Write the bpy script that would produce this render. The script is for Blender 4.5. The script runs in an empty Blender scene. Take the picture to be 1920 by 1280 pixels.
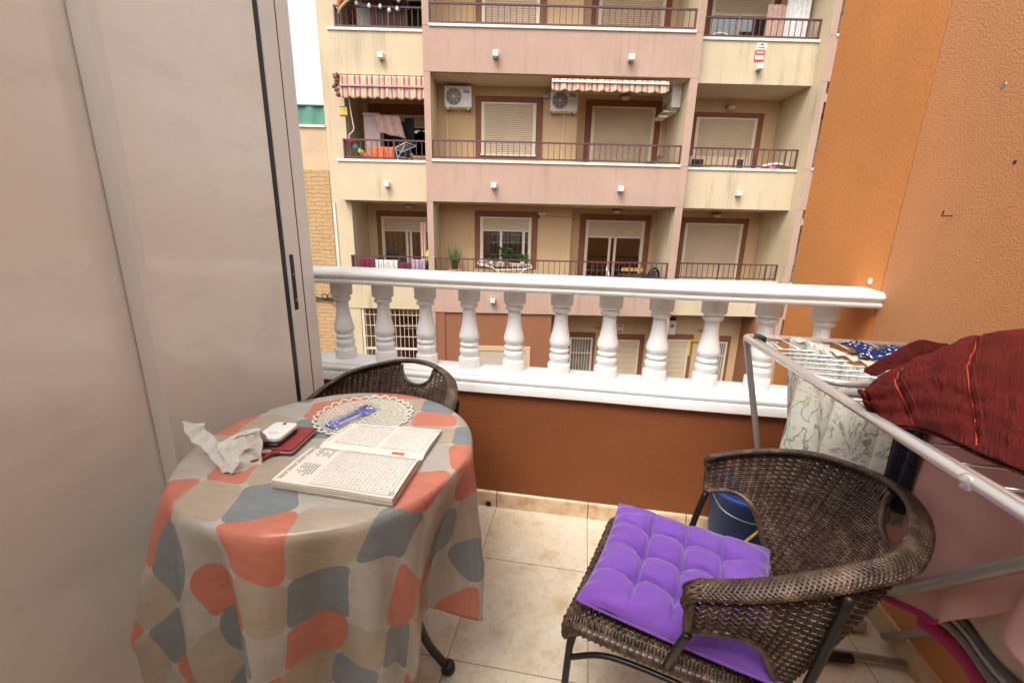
import bpy, math, random
from mathutils import Vector, Matrix
random.seed(7)
PI = math.pi
scene = bpy.context.scene
COL = scene.collection

# ---------------------------------------------------------------- helpers
def link(o, parent=None):
    COL.objects.link(o)
    if parent is not None:
        o.parent = parent
    return o

def tag(o, label=None, cat=None, group=None, kind=None):
    if label: o["label"] = label
    if cat: o["category"] = cat
    if group: o["group"] = group
    if kind: o["kind"] = kind
    return o

def thing(name, label, cat, loc=(0, 0, 0), rz=0.0, group=None):
    o = bpy.data.objects.new(name, None)
    o.empty_display_size = 0.1
    link(o)
    o.location = loc
    o.rotation_euler = (0, 0, rz)
    return tag(o, label, cat, group)

def copy_tree(o, parent=None):
    c = o.copy()
    COL.objects.link(c)
    c.parent = parent
    for ch in [x for x in bpy.data.objects if x.parent == o]:
        copy_tree(ch, c)
    return c

class MB:
    def __init__(self):
        self.v = []; self.f = []; self.uv = {}
    def add(self, vs, fs):
        b = len(self.v)
        self.v += [tuple(p) for p in vs]
        self.f += [tuple(i + b for i in q) for q in fs]
        return self
    def box(self, x0, x1, y0, y1, z0, z1):
        if x0 > x1: x0, x1 = x1, x0
        if y0 > y1: y0, y1 = y1, y0
        if z0 > z1: z0, z1 = z1, z0
        vs = [(x0,y0,z0),(x1,y0,z0),(x1,y1,z0),(x0,y1,z0),(x0,y0,z1),(x1,y0,z1),(x1,y1,z1),(x0,y1,z1)]
        return self.add(vs, [(0,3,2,1),(4,5,6,7),(0,1,5,4),(1,2,6,5),(2,3,7,6),(3,0,4,7)])
    def tube(self, pts, r, n=8, closed=False, flat=None, caps=True):
        """pts list; r float or function(i); flat=(vector, factor) squashes the section along vector"""
        P = [Vector(p) for p in pts]
        m = len(P)
        if m < 2: return self
        T = []
        for i in range(m):
            a = P[i-1] if (i > 0 or closed) else P[0]
            b = P[(i+1) % m] if (i < m-1 or closed) else P[-1]
            d = b - a
            T.append(d.normalized() if d.length > 1e-9 else Vector((0,0,1)))
        up = Vector((0,0,1)) if abs(T[0].z) < .9 else Vector((1,0,0))
        N = T[0].cross(up).normalized()
        vs = []
        for i in range(m):
            N = (N - T[i]*N.dot(T[i]))
            if N.length < 1e-6: N = T[i].orthogonal()
            N.normalize()
            B = T[i].cross(N)
            rr = r(i) if callable(r) else r
            for k in range(n):
                a = 2*PI*k/n
                o = (N*math.cos(a) + B*math.sin(a))*rr
                if flat is not None:
                    fv = flat[0](i) if callable(flat[0]) else flat[0]
                    o = o - fv*(o.dot(fv)*(1-flat[1]))
                vs.append(P[i]+o)
        fs = []
        R = m if closed else m-1
        for i in range(R):
            j = (i+1) % m
            for k in range(n):
                l = (k+1) % n
                fs.append((i*n+k, i*n+l, j*n+l, j*n+k))
        if caps and not closed:
            fs.append(tuple(range(n-1, -1, -1)))
            fs.append(tuple((m-1)*n+k for k in range(n)))
        return self.add(vs, fs)
    def lathe(self, prof, n=24, c=(0,0,0), axis='z', cap=True):
        vs = []
        for (r, h) in prof:
            for k in range(n):
                a = 2*PI*k/n
                x, y = r*math.cos(a), r*math.sin(a)
                if axis == 'z': vs.append((c[0]+x, c[1]+y, c[2]+h))
                elif axis == 'y': vs.append((c[0]+x, c[1]+h, c[2]-y))
                else: vs.append((c[0]+h, c[1]+x, c[2]+y))
        fs = []
        for i in range(len(prof)-1):
            for k in range(n):
                l = (k+1) % n
                fs.append((i*n+k, i*n+l, (i+1)*n+l, (i+1)*n+k))
        if cap:
            fs.append(tuple(range(n-1,-1,-1)))
            fs.append(tuple((len(prof)-1)*n+k for k in range(n)))
        return self.add(vs, fs)
    def grid(self, fn, nu, nv, uvfn=None, closed_u=False, keep=None):
        b = len(self.v)
        for j in range(nv+1):
            for i in range(nu + (0 if closed_u else 1)):
                self.v.append(tuple(fn(i/nu, j/nv)))
        w = nu if closed_u else nu+1
        for j in range(nv):
            for i in range(nu):
                if keep and not keep((i+.5)/nu, (j+.5)/nv): continue
                i2 = (i+1) % w if closed_u else i+1
                self.f.append((b+j*w+i, b+j*w+i2, b+(j+1)*w+i2, b+(j+1)*w+i))
                if uvfn:
                    self.uv[len(self.f)-1] = [uvfn(i/nu,j/nv),uvfn((i+1)/nu,j/nv),uvfn((i+1)/nu,(j+1)/nv),uvfn(i/nu,(j+1)/nv)]
        return self
    def build(self, name, mat, parent=None, smooth=False, bevel=0, solid=0, subd=0, angle=None):
        me = bpy.data.meshes.new(name)
        me.from_pydata(self.v, [], self.f)
        if self.uv:
            l = me.uv_layers.new(name="UVMap")
            for p in me.polygons:
                q = self.uv.get(p.index)
                if q:
                    for k, li in enumerate(p.loop_indices):
                        l.data[li].uv = q[k]
        me.validate()
        me.update()
        if smooth:
            me.polygons.foreach_set("use_smooth", [True]*len(me.polygons))
            if angle:
                try: me.set_sharp_from_angle(angle=math.radians(angle))
                except Exception: pass
        for m in (mat if isinstance(mat, (list, tuple)) else [mat]):
            me.materials.append(m)
        o = bpy.data.objects.new(name, me)
        link(o, parent)
        if solid:
            s = o.modifiers.new("solid", 'SOLIDIFY'); s.thickness = solid; s.offset = 0
        if bevel:
            s = o.modifiers.new("bevel", 'BEVEL'); s.width = bevel; s.segments = 2; s.limit_method = 'ANGLE'
        if subd:
            s = o.modifiers.new("sub", 'SUBSURF'); s.levels = subd; s.render_levels = subd
        return o

def catmull(P, n=8, closed=False):
    P = [Vector(p) for p in P]
    m = len(P); out = []
    R = m if closed else m-1
    for i in range(R):
        p0 = P[(i-1) % m] if (closed or i > 0) else P[0]*2-P[1]
        p1 = P[i]; p2 = P[(i+1) % m]
        p3 = P[(i+2) % m] if (closed or i+2 < m) else P[-1]*2-P[-2]
        for k in range(n):
            t = k/n
            out.append(.5*((2*p1)+(p2-p0)*t+(2*p0-5*p1+4*p2-p3)*t*t+(3*p1-p0-3*p2+p3)*t*t*t))
    if not closed: out.append(P[-1].copy())
    return out

class Curve:
    """arc-length sampled curve through control points"""
    def __init__(self, P, n=24):
        self.p = catmull(P, n)
        self.s = [0]
        for a, b in zip(self.p, self.p[1:]): self.s.append(self.s[-1]+(b-a).length)
        self.L = self.s[-1]
    def __call__(self, u):
        t = max(0, min(1, u))*self.L
        lo, hi = 0, len(self.s)-1
        while hi-lo > 1:
            m = (lo+hi)//2
            if self.s[m] <= t: lo = m
            else: hi = m
        d = self.s[hi]-self.s[lo]
        k = (t-self.s[lo])/d if d > 0 else 0
        return self.p[lo].lerp(self.p[hi], k)

def hash1(*a):
    x = math.sin(sum((i+1)*12.9898*v+i*4.1 for i, v in enumerate(a)))*43758.5453
    return x-math.floor(x)
def vnoise(x, y, z=0.0):
    def h(i,j,k): return hash1(i*1.0, j*1.7+.3, k*2.3+.1)
    i,j,k = math.floor(x),math.floor(y),math.floor(z)
    fx,fy,fz = x-i,y-j,z-k
    fx=fx*fx*(3-2*fx); fy=fy*fy*(3-2*fy); fz=fz*fz*(3-2*fz)
    def L(a,b,t): return a+(b-a)*t
    return L(L(L(h(i,j,k),h(i+1,j,k),fx),L(h(i,j+1,k),h(i+1,j+1,k),fx),fy),
             L(L(h(i,j,k+1),h(i+1,j,k+1),fx),L(h(i,j+1,k+1),h(i+1,j+1,k+1),fx),fy),fz)*2-1

# ---------------------------------------------------------------- materials
class NT:
    def __init__(self, name):
        self.m = bpy.data.materials.new(name); self.m.use_nodes = True
        self.n = self.m.node_tree.nodes; self.l = self.m.node_tree.links
        self.n.clear()
        self.out = self.n.new('ShaderNodeOutputMaterial')
        self.b = self.n.new('ShaderNodeBsdfPrincipled')
        self.l.new(self.b.outputs[0], self.out.inputs[0])
        self.tc = self.n.new('ShaderNodeTexCoord')
    def co(self, kind='Object', scale=(1,1,1), loc=(0,0,0), rot=(0,0,0)):
        mp = self.n.new('ShaderNodeMapping')
        mp.inputs['Scale'].default_value = scale; mp.inputs['Location'].default_value = loc; mp.inputs['Rotation'].default_value = rot
        self.l.new(self.tc.outputs[kind], mp.inputs[0]); return mp.outputs[0]
    def noise(self, co, scale, detail=4, rough=.55, out='Fac'):
        t = self.n.new('ShaderNodeTexNoise'); t.inputs['Scale'].default_value = scale
        t.inputs['Detail'].default_value = detail; t.inputs['Roughness'].default_value = rough
        self.l.new(co, t.inputs['Vector']); return t.outputs[out]
    def ramp(self, fac, stops, interp='LINEAR'):
        r = self.n.new('ShaderNodeValToRGB'); r.color_ramp.interpolation = interp
        e = r.color_ramp.elements
        while len(e) < len(stops): e.new(.5)
        for k, (p, c) in enumerate(stops):
            e[k].position = p; e[k].color = (c[0],c[1],c[2],1) if hasattr(c,'__len__') else (c,c,c,1)
        self.l.new(fac, r.inputs[0]); return r.outputs[0]
    def math(self, op, a, b=None, c=None, clamp=False):
        t = self.n.new('ShaderNodeMath'); t.operation = op; t.use_clamp = clamp
        for k, x in enumerate((a,b,c)):
            if x is None: continue
            if isinstance(x,(int,float)): t.inputs[k].default_value = x
            else: self.l.new(x, t.inputs[k])
        return t.outputs[0]
    def mix(self, fac, a, b, mode='MIX'):
        t = self.n.new('ShaderNodeMix'); t.data_type='RGBA'; t.blend_type=mode
        for k, x in ((0,fac),(6,a),(7,b)):
            if isinstance(x,(int,float)): t.inputs[k].default_value = x
            elif isinstance(x,tuple): t.inputs[k].default_value = (x[0],x[1],x[2],1)
            else: self.l.new(x, t.inputs[k])
        return t.outputs[2]
    def sep(self, v):
        t = self.n.new('ShaderNodeSeparateXYZ'); self.l.new(v, t.inputs[0]); return t.outputs
    def comb(self, x, y, z):
        t = self.n.new('ShaderNodeCombineXYZ')
        for k, q in enumerate((x,y,z)):
            if isinstance(q,(int,float)): t.inputs[k].default_value = q
            else: self.l.new(q, t.inputs[k])
        return t.outputs[0]
    def bump(self, h, strength=.3, dist=.01):
        t = self.n.new('ShaderNodeBump'); t.inputs['Strength'].default_value = strength; t.inputs['Distance'].default_value = dist
        self.l.new(h, t.inputs['Height']); self.l.new(t.outputs[0], self.b.inputs['Normal']); return t
    def col(self, c):
        if isinstance(c, tuple): self.b.inputs['Base Color'].default_value = (c[0],c[1],c[2],1)
        else: self.l.new(c, self.b.inputs['Base Color'])
    def set(self, rough=None, metal=None, spec=None, coat=None, sheen=None):
        if rough is not None: self.b.inputs['Roughness'].default_value = rough
        if metal is not None: self.b.inputs['Metallic'].default_value = metal
        if spec is not None: self.b.inputs['Specular IOR Level'].default_value = spec
        if coat is not None: self.b.inputs['Coat Weight'].default_value = coat
        if sheen is not None: self.b.inputs['Sheen Weight'].default_value = sheen

def mul(c, k): return tuple(min(1, x*k) for x in c)

def simple(name, c, rough=.5, var=.12, vs=6, bump=0, bs=60, bd=.002, metal=0, spec=.5, coat=0):
    t = NT(name); co = t.co()
    n = t.noise(co, vs, 5)
    t.col(t.ramp(n, [(.3, mul(c,1-var)), (.7, mul(c,1+var))]))
    if bump: t.bump(t.noise(co, bs, 3), bump, bd)
    t.set(rough, metal, spec, coat)
    return t.m

def render_wall(name, c, grain=.35, gs=90, stain=.25, var=.07, streak_c=None, drips=0.35):
    """painted exterior render: sandy grain, cloudy variation, rain streaks under ledges"""
    t = NT(name); co = t.co()
    big = t.noise(co, 1.1, 6, .6)
    fine = t.noise(co, 45, 3, .7)
    base = t.ramp(big, [(.3, mul(c,1-var)), (.7, mul(c,1+var))])
    base = t.mix(.35, base, t.ramp(fine, [(.3, mul(c,.8)),(.7, mul(c,1.12))]))
    st = t.noise(t.co(scale=(5,5,.55)), 1.0, 5, .62)
    patch = t.noise(t.co(scale=(.8,.8,.35)), 1.3, 3)
    m = t.math('MULTIPLY', t.ramp(st, [(.50,0.),(.72,1.)]), t.ramp(patch, [(.42,0.),(.62,1.)]))
    m = t.math('MULTIPLY', m, drips)
    sc = streak_c or (.22,.19,.14)
    base = t.mix(m, base, sc)
    t.col(base)
    v = t.n.new('ShaderNodeTexVoronoi'); v.inputs['Scale'].default_value = gs
    t.l.new(t.co(), v.inputs['Vector'])
    h = t.math('ADD', t.math('MULTIPLY', v.outputs['Distance'], .6), t.noise(co, gs*1.7, 4, .7))
    t.bump(h, grain, .006)
    t.set(.9, 0, .2)
    return t.m

CREAM = (.66,.53,.33); PINK = (.50,.275,.205)
M = {}
M['cream'] = render_wall('cream_render', (.61,.495,.33), drips=.6, var=.09)
M['tan'] = render_wall('ochre_render', (.63,.435,.245), drips=.2)
M['soffit'] = render_wall('soffit_paint', (.64,.54,.38), drips=.1)
M['pink'] = render_wall('pink_render', (.49,.325,.25), streak_c=(.25,.20,.14), drips=.6, var=.09)
M['brownwall'] = render_wall('brown_render', (.30,.125,.065), drips=.2)
M['band'] = simple('brown_surround_paint', (.23,.085,.042), .75, .15, 3, .2, 80)
M['coping'] = simple('white_coping_stone', (.72,.67,.57), .6, .10, 3, .1, 60)
M['rail'] = simple('maroon_rail_paint', (.115,.04,.045), .45, .2, 8)
M['alu'] = simple('cream_aluminium', (.72,.62,.47), .4, .05, 5)
M['shutter'] = simple('roller_shutter_slats', (.62,.49,.34), .5, .06, 2)
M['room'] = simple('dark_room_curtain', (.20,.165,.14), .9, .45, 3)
M['curtain'] = simple('lace_curtain', (.40,.34,.29), .9, .25, 12)
M['white_plastic'] = simple('white_plastic', (.74,.71,.63), .4, .08, 10)
M['black'] = simple('black_plastic', (.012,.012,.013), .4, .2)
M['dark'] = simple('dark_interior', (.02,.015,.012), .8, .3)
M['lamp_glass'] = simple('frosted_lamp_glass', (.62,.58,.5), .3, .05)
M['galv'] = simple('grey_steel', (.32,.31,.30), .35, .1, metal=.8)
M['cable'] = simple('black_cable', (.02,.018,.016), .6)
M['pipe'] = simple('white_pipe', (.78,.72,.6), .5)
M['green_panel'] = simple('green_corrugated_sheet', (.08,.24,.17), .5, .1, 3)
M['terracotta'] = simple('orange_cloth', (.75,.19,.08), .85, .2, 20, .3, 40, .004)
M['asphalt'] = simple('asphalt', (.05,.05,.052), .9, .2, 8, .3, 200)
M['concrete'] = simple('pavement_concrete', (.30,.27,.23), .9, .12, 3, .2, 90)

def glassy():
    t = NT('window_glass')
    tr = t.n.new('ShaderNodeBsdfTransparent'); gl = t.n.new('ShaderNodeBsdfGlossy'); gl.inputs['Roughness'].default_value = .02
    tr.inputs[0].default_value = (.75,.78,.76,1)
    mx = t.n.new('ShaderNodeMixShader'); fr = t.n.new('ShaderNodeFresnel'); fr.inputs[0].default_value = 1.6
    f = t.math('ADD', fr.outputs[0], .10)
    t.l.new(f, mx.inputs[0]); t.l.new(tr.outputs[0], mx.inputs[1]); t.l.new(gl.outputs[0], mx.inputs[2])
    t.l.new(mx.outputs[0], t.out.inputs[0])
    return t.m
M['glass'] = glassy()

def stripes(name, cols, period, axis=0, rough=.85):
    t = NT(name); s = t.sep(t.co())
    f = t.math('FRACT', t.math('DIVIDE', s[axis], period))
    k = len(cols)
    c = t.ramp(f, [(i/k, cols[i]) for i in range(k)], 'CONSTANT')
    c = t.mix(.35, c, t.ramp(t.noise(t.co(), 9, 4), [(.3,(.45,.35,.28)),(.7,(.8,.7,.6))]), 'MULTIPLY')
    t.col(c); t.set(rough, 0, .2)
    return t.m
M['awning'] = stripes('striped_awning_canvas', [(.66,.55,.40),(.38,.17,.16),(.64,.50,.38),(.62,.38,.33),(.36,.15,.14),(.68,.55,.38),(.62,.47,.28)], .30)
M['awning_orange'] = stripes('orange_striped_canvas', [(.62,.27,.10),(.40,.13,.06),(.72,.50,.26),(.66,.32,.14),(.45,.16,.08)], .42)

def stone():
    t = NT('split_stone_cladding')
    s = t.sep(t.co())
    n = t.noise(t.co(scale=(1,1,1)), 3.2, 4, .6)
    x = t.math('ADD', s[0], t.math('MULTIPLY', n, .22)); z = t.math('ADD', s[2], t.math('MULTIPLY', n, .12))
    v = t.comb(x, z, 0)
    b = t.n.new('ShaderNodeTexBrick'); t.l.new(v, b.inputs['Vector'])
    b.inputs['Scale'].default_value = 1; b.inputs['Brick Width'].default_value = .34; b.inputs['Row Height'].default_value = .105
    b.inputs['Mortar Size'].default_value = .006; b.inputs['Mortar Smooth'].default_value = .4; b.inputs['Bias'].default_value = 0
    b.inputs['Color1'].default_value = (.66,.47,.25,1); b.inputs['Color2'].default_value = (.74,.50,.30,1); b.inputs['Mortar'].default_value = (.48,.33,.18,1)
    f = t.noise(t.co(scale=(1,1,2.5)), 14, 6, .7)
    t.col(t.mix(.45, b.outputs['Color'], t.ramp(f, [(.3,(.5,.36,.2)),(.7,(.9,.74,.52))]), 'MULTIPLY'))
    h = t.math('ADD', t.math('MULTIPLY', b.outputs['Fac'], -1.2), t.math('MULTIPLY', f, 1.6))
    t.bump(h, .8, .035); t.set(.9, 0, .2)
    return t.m
M['stone'] = stone()

# near materials
def interior_wall(name, c, gs, strength, var=.06, patch=None):
    t = NT(name); co = t.co()
    big = t.noise(co, 1.6, 5, .6)
    base = t.ramp(big, [(.3, mul(c,1-var)), (.7, mul(c,1+var))])
    if patch:
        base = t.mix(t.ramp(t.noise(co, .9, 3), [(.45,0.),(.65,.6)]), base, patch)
    sp = t.noise(co, 160, 2, .8)
    base = t.mix(t.ramp(sp, [(.66,0.),(.74,.35)]), base, mul(c,.45))
    t.col(base)
    n1 = t.noise(t.co(), gs, 3, .55)
    h = t.ramp(n1, [(.42,0.),(.60,1.)])
    h = t.math('ADD', h, t.math('MULTIPLY', t.noise(co, gs*4, 3), .3))
    t.bump(h, strength, .004); t.set(.75, 0, .3)
    return t.m
M['textured'] = interior_wall('textured_orange_wall', (.60,.250,.092), 170, .36, .12, (.50,.245,.12))
M['smooth_orange'] = interior_wall('smooth_orange_wall', (.58,.225,.065), 60, .14, .12)
M['brown_orange'] = interior_wall('parapet_paint', (.235,.074,.023), 70, .25, .16, (.19,.072,.032))  # darker, browner base than the textured wall
def whitepaint():
    t = NT('white_gloss_paint'); co = t.co()
    n = t.noise(co, 7, 5)
    c = t.ramp(n, [(.3,(.80,.80,.79)),(.7,(.86,.86,.85))])
    ch = t.noise(co, 55, 3, .7)
    c = t.mix(t.ramp(ch, [(.665,0.),(.70,.6)]), c, (.45,.38,.32))
    gr = t.noise(t.co(scale=(6,6,1.2)), 2.2, 5, .65)
    c = t.mix(t.ramp(gr, [(.52,0.),(.75,.30)]), c, (.60,.56,.50))
    t.col(c); t.bump(t.noise(co, 26, 5), .28, .006); t.set(.38, 0, .5)
    return t.m
M['white_paint'] = whitepaint()
M['ceil'] = simple('ceiling_paint', (.80,.77,.72), .9, .03)

def floor_tiles():
    t = NT('cream_marbled_floor_tiles'); s = t.sep(t.co())
    T = .4; x0 = -.3153; y0 = 1.6153-.3132
    fx = t.math('DIVIDE', t.math('SUBTRACT', s[0], x0), T); fy = t.math('DIVIDE', t.math('SUBTRACT', s[1], y0), T)
    ex = t.math('ABSOLUTE', t.math('SUBTRACT', t.math('FRACT', t.math('ADD', fx, .5)), .5))
    ey = t.math('ABSOLUTE', t.math('SUBTRACT', t.math('FRACT', t.math('ADD', fy, .5)), .5))
    e = t.math('MINIMUM', ex, ey)
    g = t.math('LESS_THAN', e, .0036)
    ids = t.comb(t.math('FLOOR', fx), t.math('FLOOR', fy), 0)
    wn = t.n.new('ShaderNodeTexWhiteNoise'); wn.noise_dimensions='3D'; t.l.new(ids, wn.inputs['Vector'])
    va = t.n.new('ShaderNodeVectorMath'); va.operation='MULTIPLY_ADD'
    t.l.new(wn.outputs['Color'], va.inputs[0]); va.inputs[1].default_value=(7,7,7); t.l.new(t.tc.outputs['Object'], va.inputs[2])
    n1 = t.noise(va.outputs[0], 9, 8, .68)
    vein = t.math('ABSOLUTE', t.math('SUBTRACT', t.noise(va.outputs[0], 16, 6, .6), .5))
    base = t.ramp(n1, [(.30,(.56,.43,.27)),(.47,(.73,.62,.46)),(.7,(.80,.73,.60))])
    base = t.mix(t.ramp(vein, [(0.,.32),(.020,0.)]), base, (.42,.25,.11))
    base = t.mix(t.math('MULTIPLY', wn.outputs['Value'], .12), base, (.55,.42,.27))
    dirt = t.noise(t.co(), 240, 2)
    base = t.mix(t.ramp(dirt, [(.76,0.),(.79,.6)]), base, (.12,.08,.05))
    t.col(t.mix(g, base, (.30,.21,.13)))
    h = t.math('MULTIPLY', g, -1); t.bump(h, .5, .002)
    t.l.new(t.ramp(n1, [(.3,.34),(.7,.22)]), t.b.inputs['Roughness']); t.set(None, 0, .5)
    return t.m
M['floor'] = floor_tiles()

def skirting_m():
    t = NT('beige_skirting_tiles'); s = t.sep(t.co())
    e = t.math('ABSOLUTE', t.math('SUBTRACT', t.math('FRACT', t.math('ADD', t.math('DIVIDE', t.math('SUBTRACT', s[0], -.3153), .4), .5)), .5))
    g = t.math('LESS_THAN', e, .005)
    n1 = t.noise(t.co(), 22, 7, .65)
    base = t.ramp(n1, [(.32,(.50,.28,.14)),(.5,(.66,.47,.30)),(.7,(.74,.58,.41))])
    t.col(t.mix(g, base, (.10,.06,.03))); t.set(.3, 0, .5)
    return t.m
M['skirting'] = skirting_m()

def door_gloss():
    t = NT('white_lacquered_panel'); co = t.co()
    n = t.noise(co, 3, 4)
    c = t.ramp(n, [(.3,(.86,.815,.735)),(.7,(.90,.855,.775))])
    sc = t.noise(t.co(scale=(1,2.5,26)), 3, 4, .7)
    c = t.mix(t.ramp(sc, [(.64,0.),(.70,.5)]), c, (.90,.89,.87))
    gm = t.noise(t.co(scale=(1,1.2,3)), 2.2, 6, .7)
    c = t.mix(t.ramp(gm, [(.50,0.),(.72,.35)]), c, (.60,.56,.51))
    t.col(c); t.bump(t.noise(t.co(), 1.6, 1), .10, .02)
    sm = t.noise(t.co(scale=(1,3,.8)), 2.5, 6, .7)
    t.l.new(t.ramp(sm, [(.35,.10),(.7,.26)]), t.b.inputs['Roughness'])
    t.set(None, 0, .6)
    return t.m
M['door'] = door_gloss()
M['alu_white'] = simple('white_aluminium_profile', (.80,.765,.71), .35, .04, 4)

def wicker():
    t = NT('dark_brown_wicker'); co = t.co()
    n = t.noise(co, 35, 3)
    t.col(t.ramp(n, [(.3,(.034,.018,.011)),(.55,(.085,.048,.029)),(.75,(.19,.118,.074))]))
    t.set(.38, 0, .55)
    return t.m
M['wicker'] = wicker()
M['iron'] = simple('black_iron', (.012,.010,.009), .4, .2, 10, metal=0)

def purple():
    t = NT('purple_cotton'); co = t.co()
    n = t.noise(co, 9, 4)
    c = t.ramp(n, [(.3,(.165,.062,.36)),(.7,(.215,.082,.44))])
    t.col(c)
    w = t.noise(t.co(scale=(1,1,1)), 420, 3, .7)
    c2 = t.mix(t.ramp(w, [(.35,.22),(.6,0.)]), c, (.12,.05,.27))
    c2 = t.mix(t.ramp(t.noise(t.co(), 150, 2), [(.72,0.),(.76,.5)]), c2, (.55,.45,.68))
    t.col(c2)
    h = t.math('ADD', t.math('MULTIPLY', w, .25), t.noise(co, 24, 3, .6))
    t.bump(h, .35, .006); t.set(.85, 0, .2, sheen=.3)
    return t.m
M['purple'] = purple()

def tablecloth():
    t = NT('patchwork_tablecloth')
    uv = t.co('UV')
    d = t.noise(uv, 4.2, 1, .4, 'Color')
    vm = t.n.new('ShaderNodeVectorMath'); vm.operation='MULTIPLY_ADD'
    sub = t.n.new('ShaderNodeVectorMath'); sub.operation='SUBTRACT'; sub.inputs[1].default_value=(.5,.5,.5)
    t.l.new(d, sub.inputs[0]); t.l.new(sub.outputs[0], vm.inputs[0]); vm.inputs[1].default_value=(.17,.17,0); t.l.new(uv, vm.inputs[2])
    s = t.sep(vm.outputs[0])
    C1, C2 = .124, .104
    ang = .25
    rx = t.math('ADD', t.math('MULTIPLY', s[0], math.cos(ang)), t.math('MULTIPLY', s[1], math.sin(ang)))
    ry = t.math('SUBTRACT', t.math('MULTIPLY', s[1], math.cos(ang)), t.math('MULTIPLY', s[0], math.sin(ang)))
    px = t.math('DIVIDE', rx, C1); py = t.math('DIVIDE', ry, C2)
    ix, iy = t.math('FLOOR', px), t.math('FLOOR', py)
    fx = t.math('ABSOLUTE', t.math('SUBTRACT', t.math('FRACT', px), .5)); fy = t.math('ABSOLUTE', t.math('SUBTRACT', t.math('FRACT', py), .5))
    r = .17
    ax = t.math('MAXIMUM', t.math('SUBTRACT', fx, .5-r), 0); ay = t.math('MAXIMUM', t.math('SUBTRACT', fy, .5-r), 0)
    dd = t.math('SQRT', t.math('ADD', t.math('MULTIPLY', ax, ax), t.math('MULTIPLY', ay, ay)))
    inside = t.math('LESS_THAN', dd, r+.002)
    # quasi 4-colour pattern: index = (ix + 2*iy + hash) mod 4
    wn = t.n.new('ShaderNodeTexWhiteNoise'); t.l.new(t.comb(ix, iy, 3.3), wn.inputs['Vector'])
    idx = t.math('ADD', t.math('ADD', ix, t.math('MULTIPLY', iy, 2.0)), t.math('FLOOR', t.math('DIVIDE', iy, 2.0)))
    fr = t.math('FRACT', t.math('DIVIDE', t.math('ADD', idx, 400.5), 4))
    colr = t.ramp(fr, [(0.,(.72,.25,.165)),(.25,(.56,.46,.35)),(.5,(.28,.315,.325)),(.75,(.58,.54,.48))], 'CONSTANT')
    tex = t.noise(t.co('UV', scale=(10,90,1)), 1, 4, .6)
    tex2 = t.noise(t.co('UV'), 26, 5, .6)
    colr = t.mix(.5, colr, t.ramp(tex, [(.35,(.78,.78,.78)),(.65,(1.,1.,1.))]), 'MULTIPLY')
    colr = t.mix(.5, colr, t.ramp(tex2, [(.35,(.80,.80,.80)),(.65,(1.,1.,1.))]), 'MULTIPLY')
    c = t.mix(inside, (.58,.53,.45), colr)
    t.col(c); t.set(.40, 0, .5, coat=.35)
    t.b.inputs['Coat Roughness'].default_value = .22
    t.bump(t.noise(t.co('UV'), 18, 4, .6), .25, .01)
    # thin oilcloth lets a little light through
    tl = t.n.new('ShaderNodeBsdfTranslucent'); t.l.new(c, tl.inputs[0])
    mx = t.n.new('ShaderNodeMixShader'); mx.inputs[0].default_value = .22
    t.l.new(t.b.outputs[0], mx.inputs[1]); t.l.new(tl.outputs[0], mx.inputs[2]); t.l.new(mx.outputs[0], t.out.inputs[0])
    return t.m
M['tablecloth'] = tablecloth()

M['paper'] = simple('newsprint_paper', (.72,.68,.60), .8, .04, 8)
M['paper_edge'] = simple('paper_block_edges', (.52,.45,.35), .9, .25, 300)
M['ink'] = simple('grey_ink', (.16,.14,.14), .8)
M['ink_red'] = simple('red_ink', (.60,.10,.08), .7)
M['ink_pale'] = simple('pale_red_ink', (.58,.33,.30), .8)
M['leather'] = simple('dark_red_leather', (.26,.035,.035), .45, .12, 20, .2, 150)
M['white_gloss'] = simple('white_gloss_plastic', (.80,.79,.76), .25, .02)
def tissue():
    t = NT('crumpled_tissue_paper')
    co = t.co(); t.col(t.ramp(t.noise(co, 30, 3), [(.3,(.78,.74,.68)),(.7,(.86,.84,.80))]))
    t.bump(t.noise(co, 60, 5, .7), .8, .01); t.set(.6, 0, .4)
    tl = t.n.new('ShaderNodeBsdfTranslucent'); tl.inputs[0].default_value=(.75,.7,.62,1)
    mx = t.n.new('ShaderNodeMixShader'); mx.inputs[0].default_value = .35
    t.l.new(t.b.outputs[0], mx.inputs[1]); t.l.new(tl.outputs[0], mx.inputs[2]); t.l.new(mx.outputs[0], t.out.inputs[0])
    return t.m
M['tissue'] = tissue()
M['crochet'] = simple('cream_crochet_yarn', (.78,.75,.64), .9, .06)
M['blue_pen'] = simple('blue_pen_plastic', (.03,.05,.62), .25, .1)
M['blue_bucket'] = simple('blue_bucket_plastic', (.010,.055,.27), .6, .15)
M['yellow'] = simple('yellow_plastic', (.72,.48,.04), .5)
def film():
    t = NT('clear_plastic_film')
    tr = t.n.new('ShaderNodeBsdfTransparent'); gl = t.n.new('ShaderNodeBsdfGlossy'); gl.inputs['Roughness'].default_value=.12
    gl.inputs['Color'].default_value=(.95,.93,1,1); tr.inputs[0].default_value=(.93,.93,.97,1)
    b = t.n.new('ShaderNodeBump'); b.inputs['Strength'].default_value=1; b.inputs['Distance'].default_value=.01
    t.l.new(t.noise(t.co(), 70, 3), b.inputs['Height']); t.l.new(b.outputs[0], gl.inputs['Normal'])
    mx = t.n.new('ShaderNodeMixShader'); mx.inputs[0].default_value=.32
    t.l.new(tr.outputs[0], mx.inputs[1]); t.l.new(gl.outputs[0], mx.inputs[2]); t.l.new(mx.outputs[0], t.out.inputs[0])
    return t.m
M['film'] = film()
M['rack'] = simple('satin_aluminium_tube', (.74,.72,.70), .34, .05, 20, metal=.75)
M['rack_grey'] = simple('grey_painted_tube', (.40,.39,.37), .4, .08, 20, metal=.3)

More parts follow.
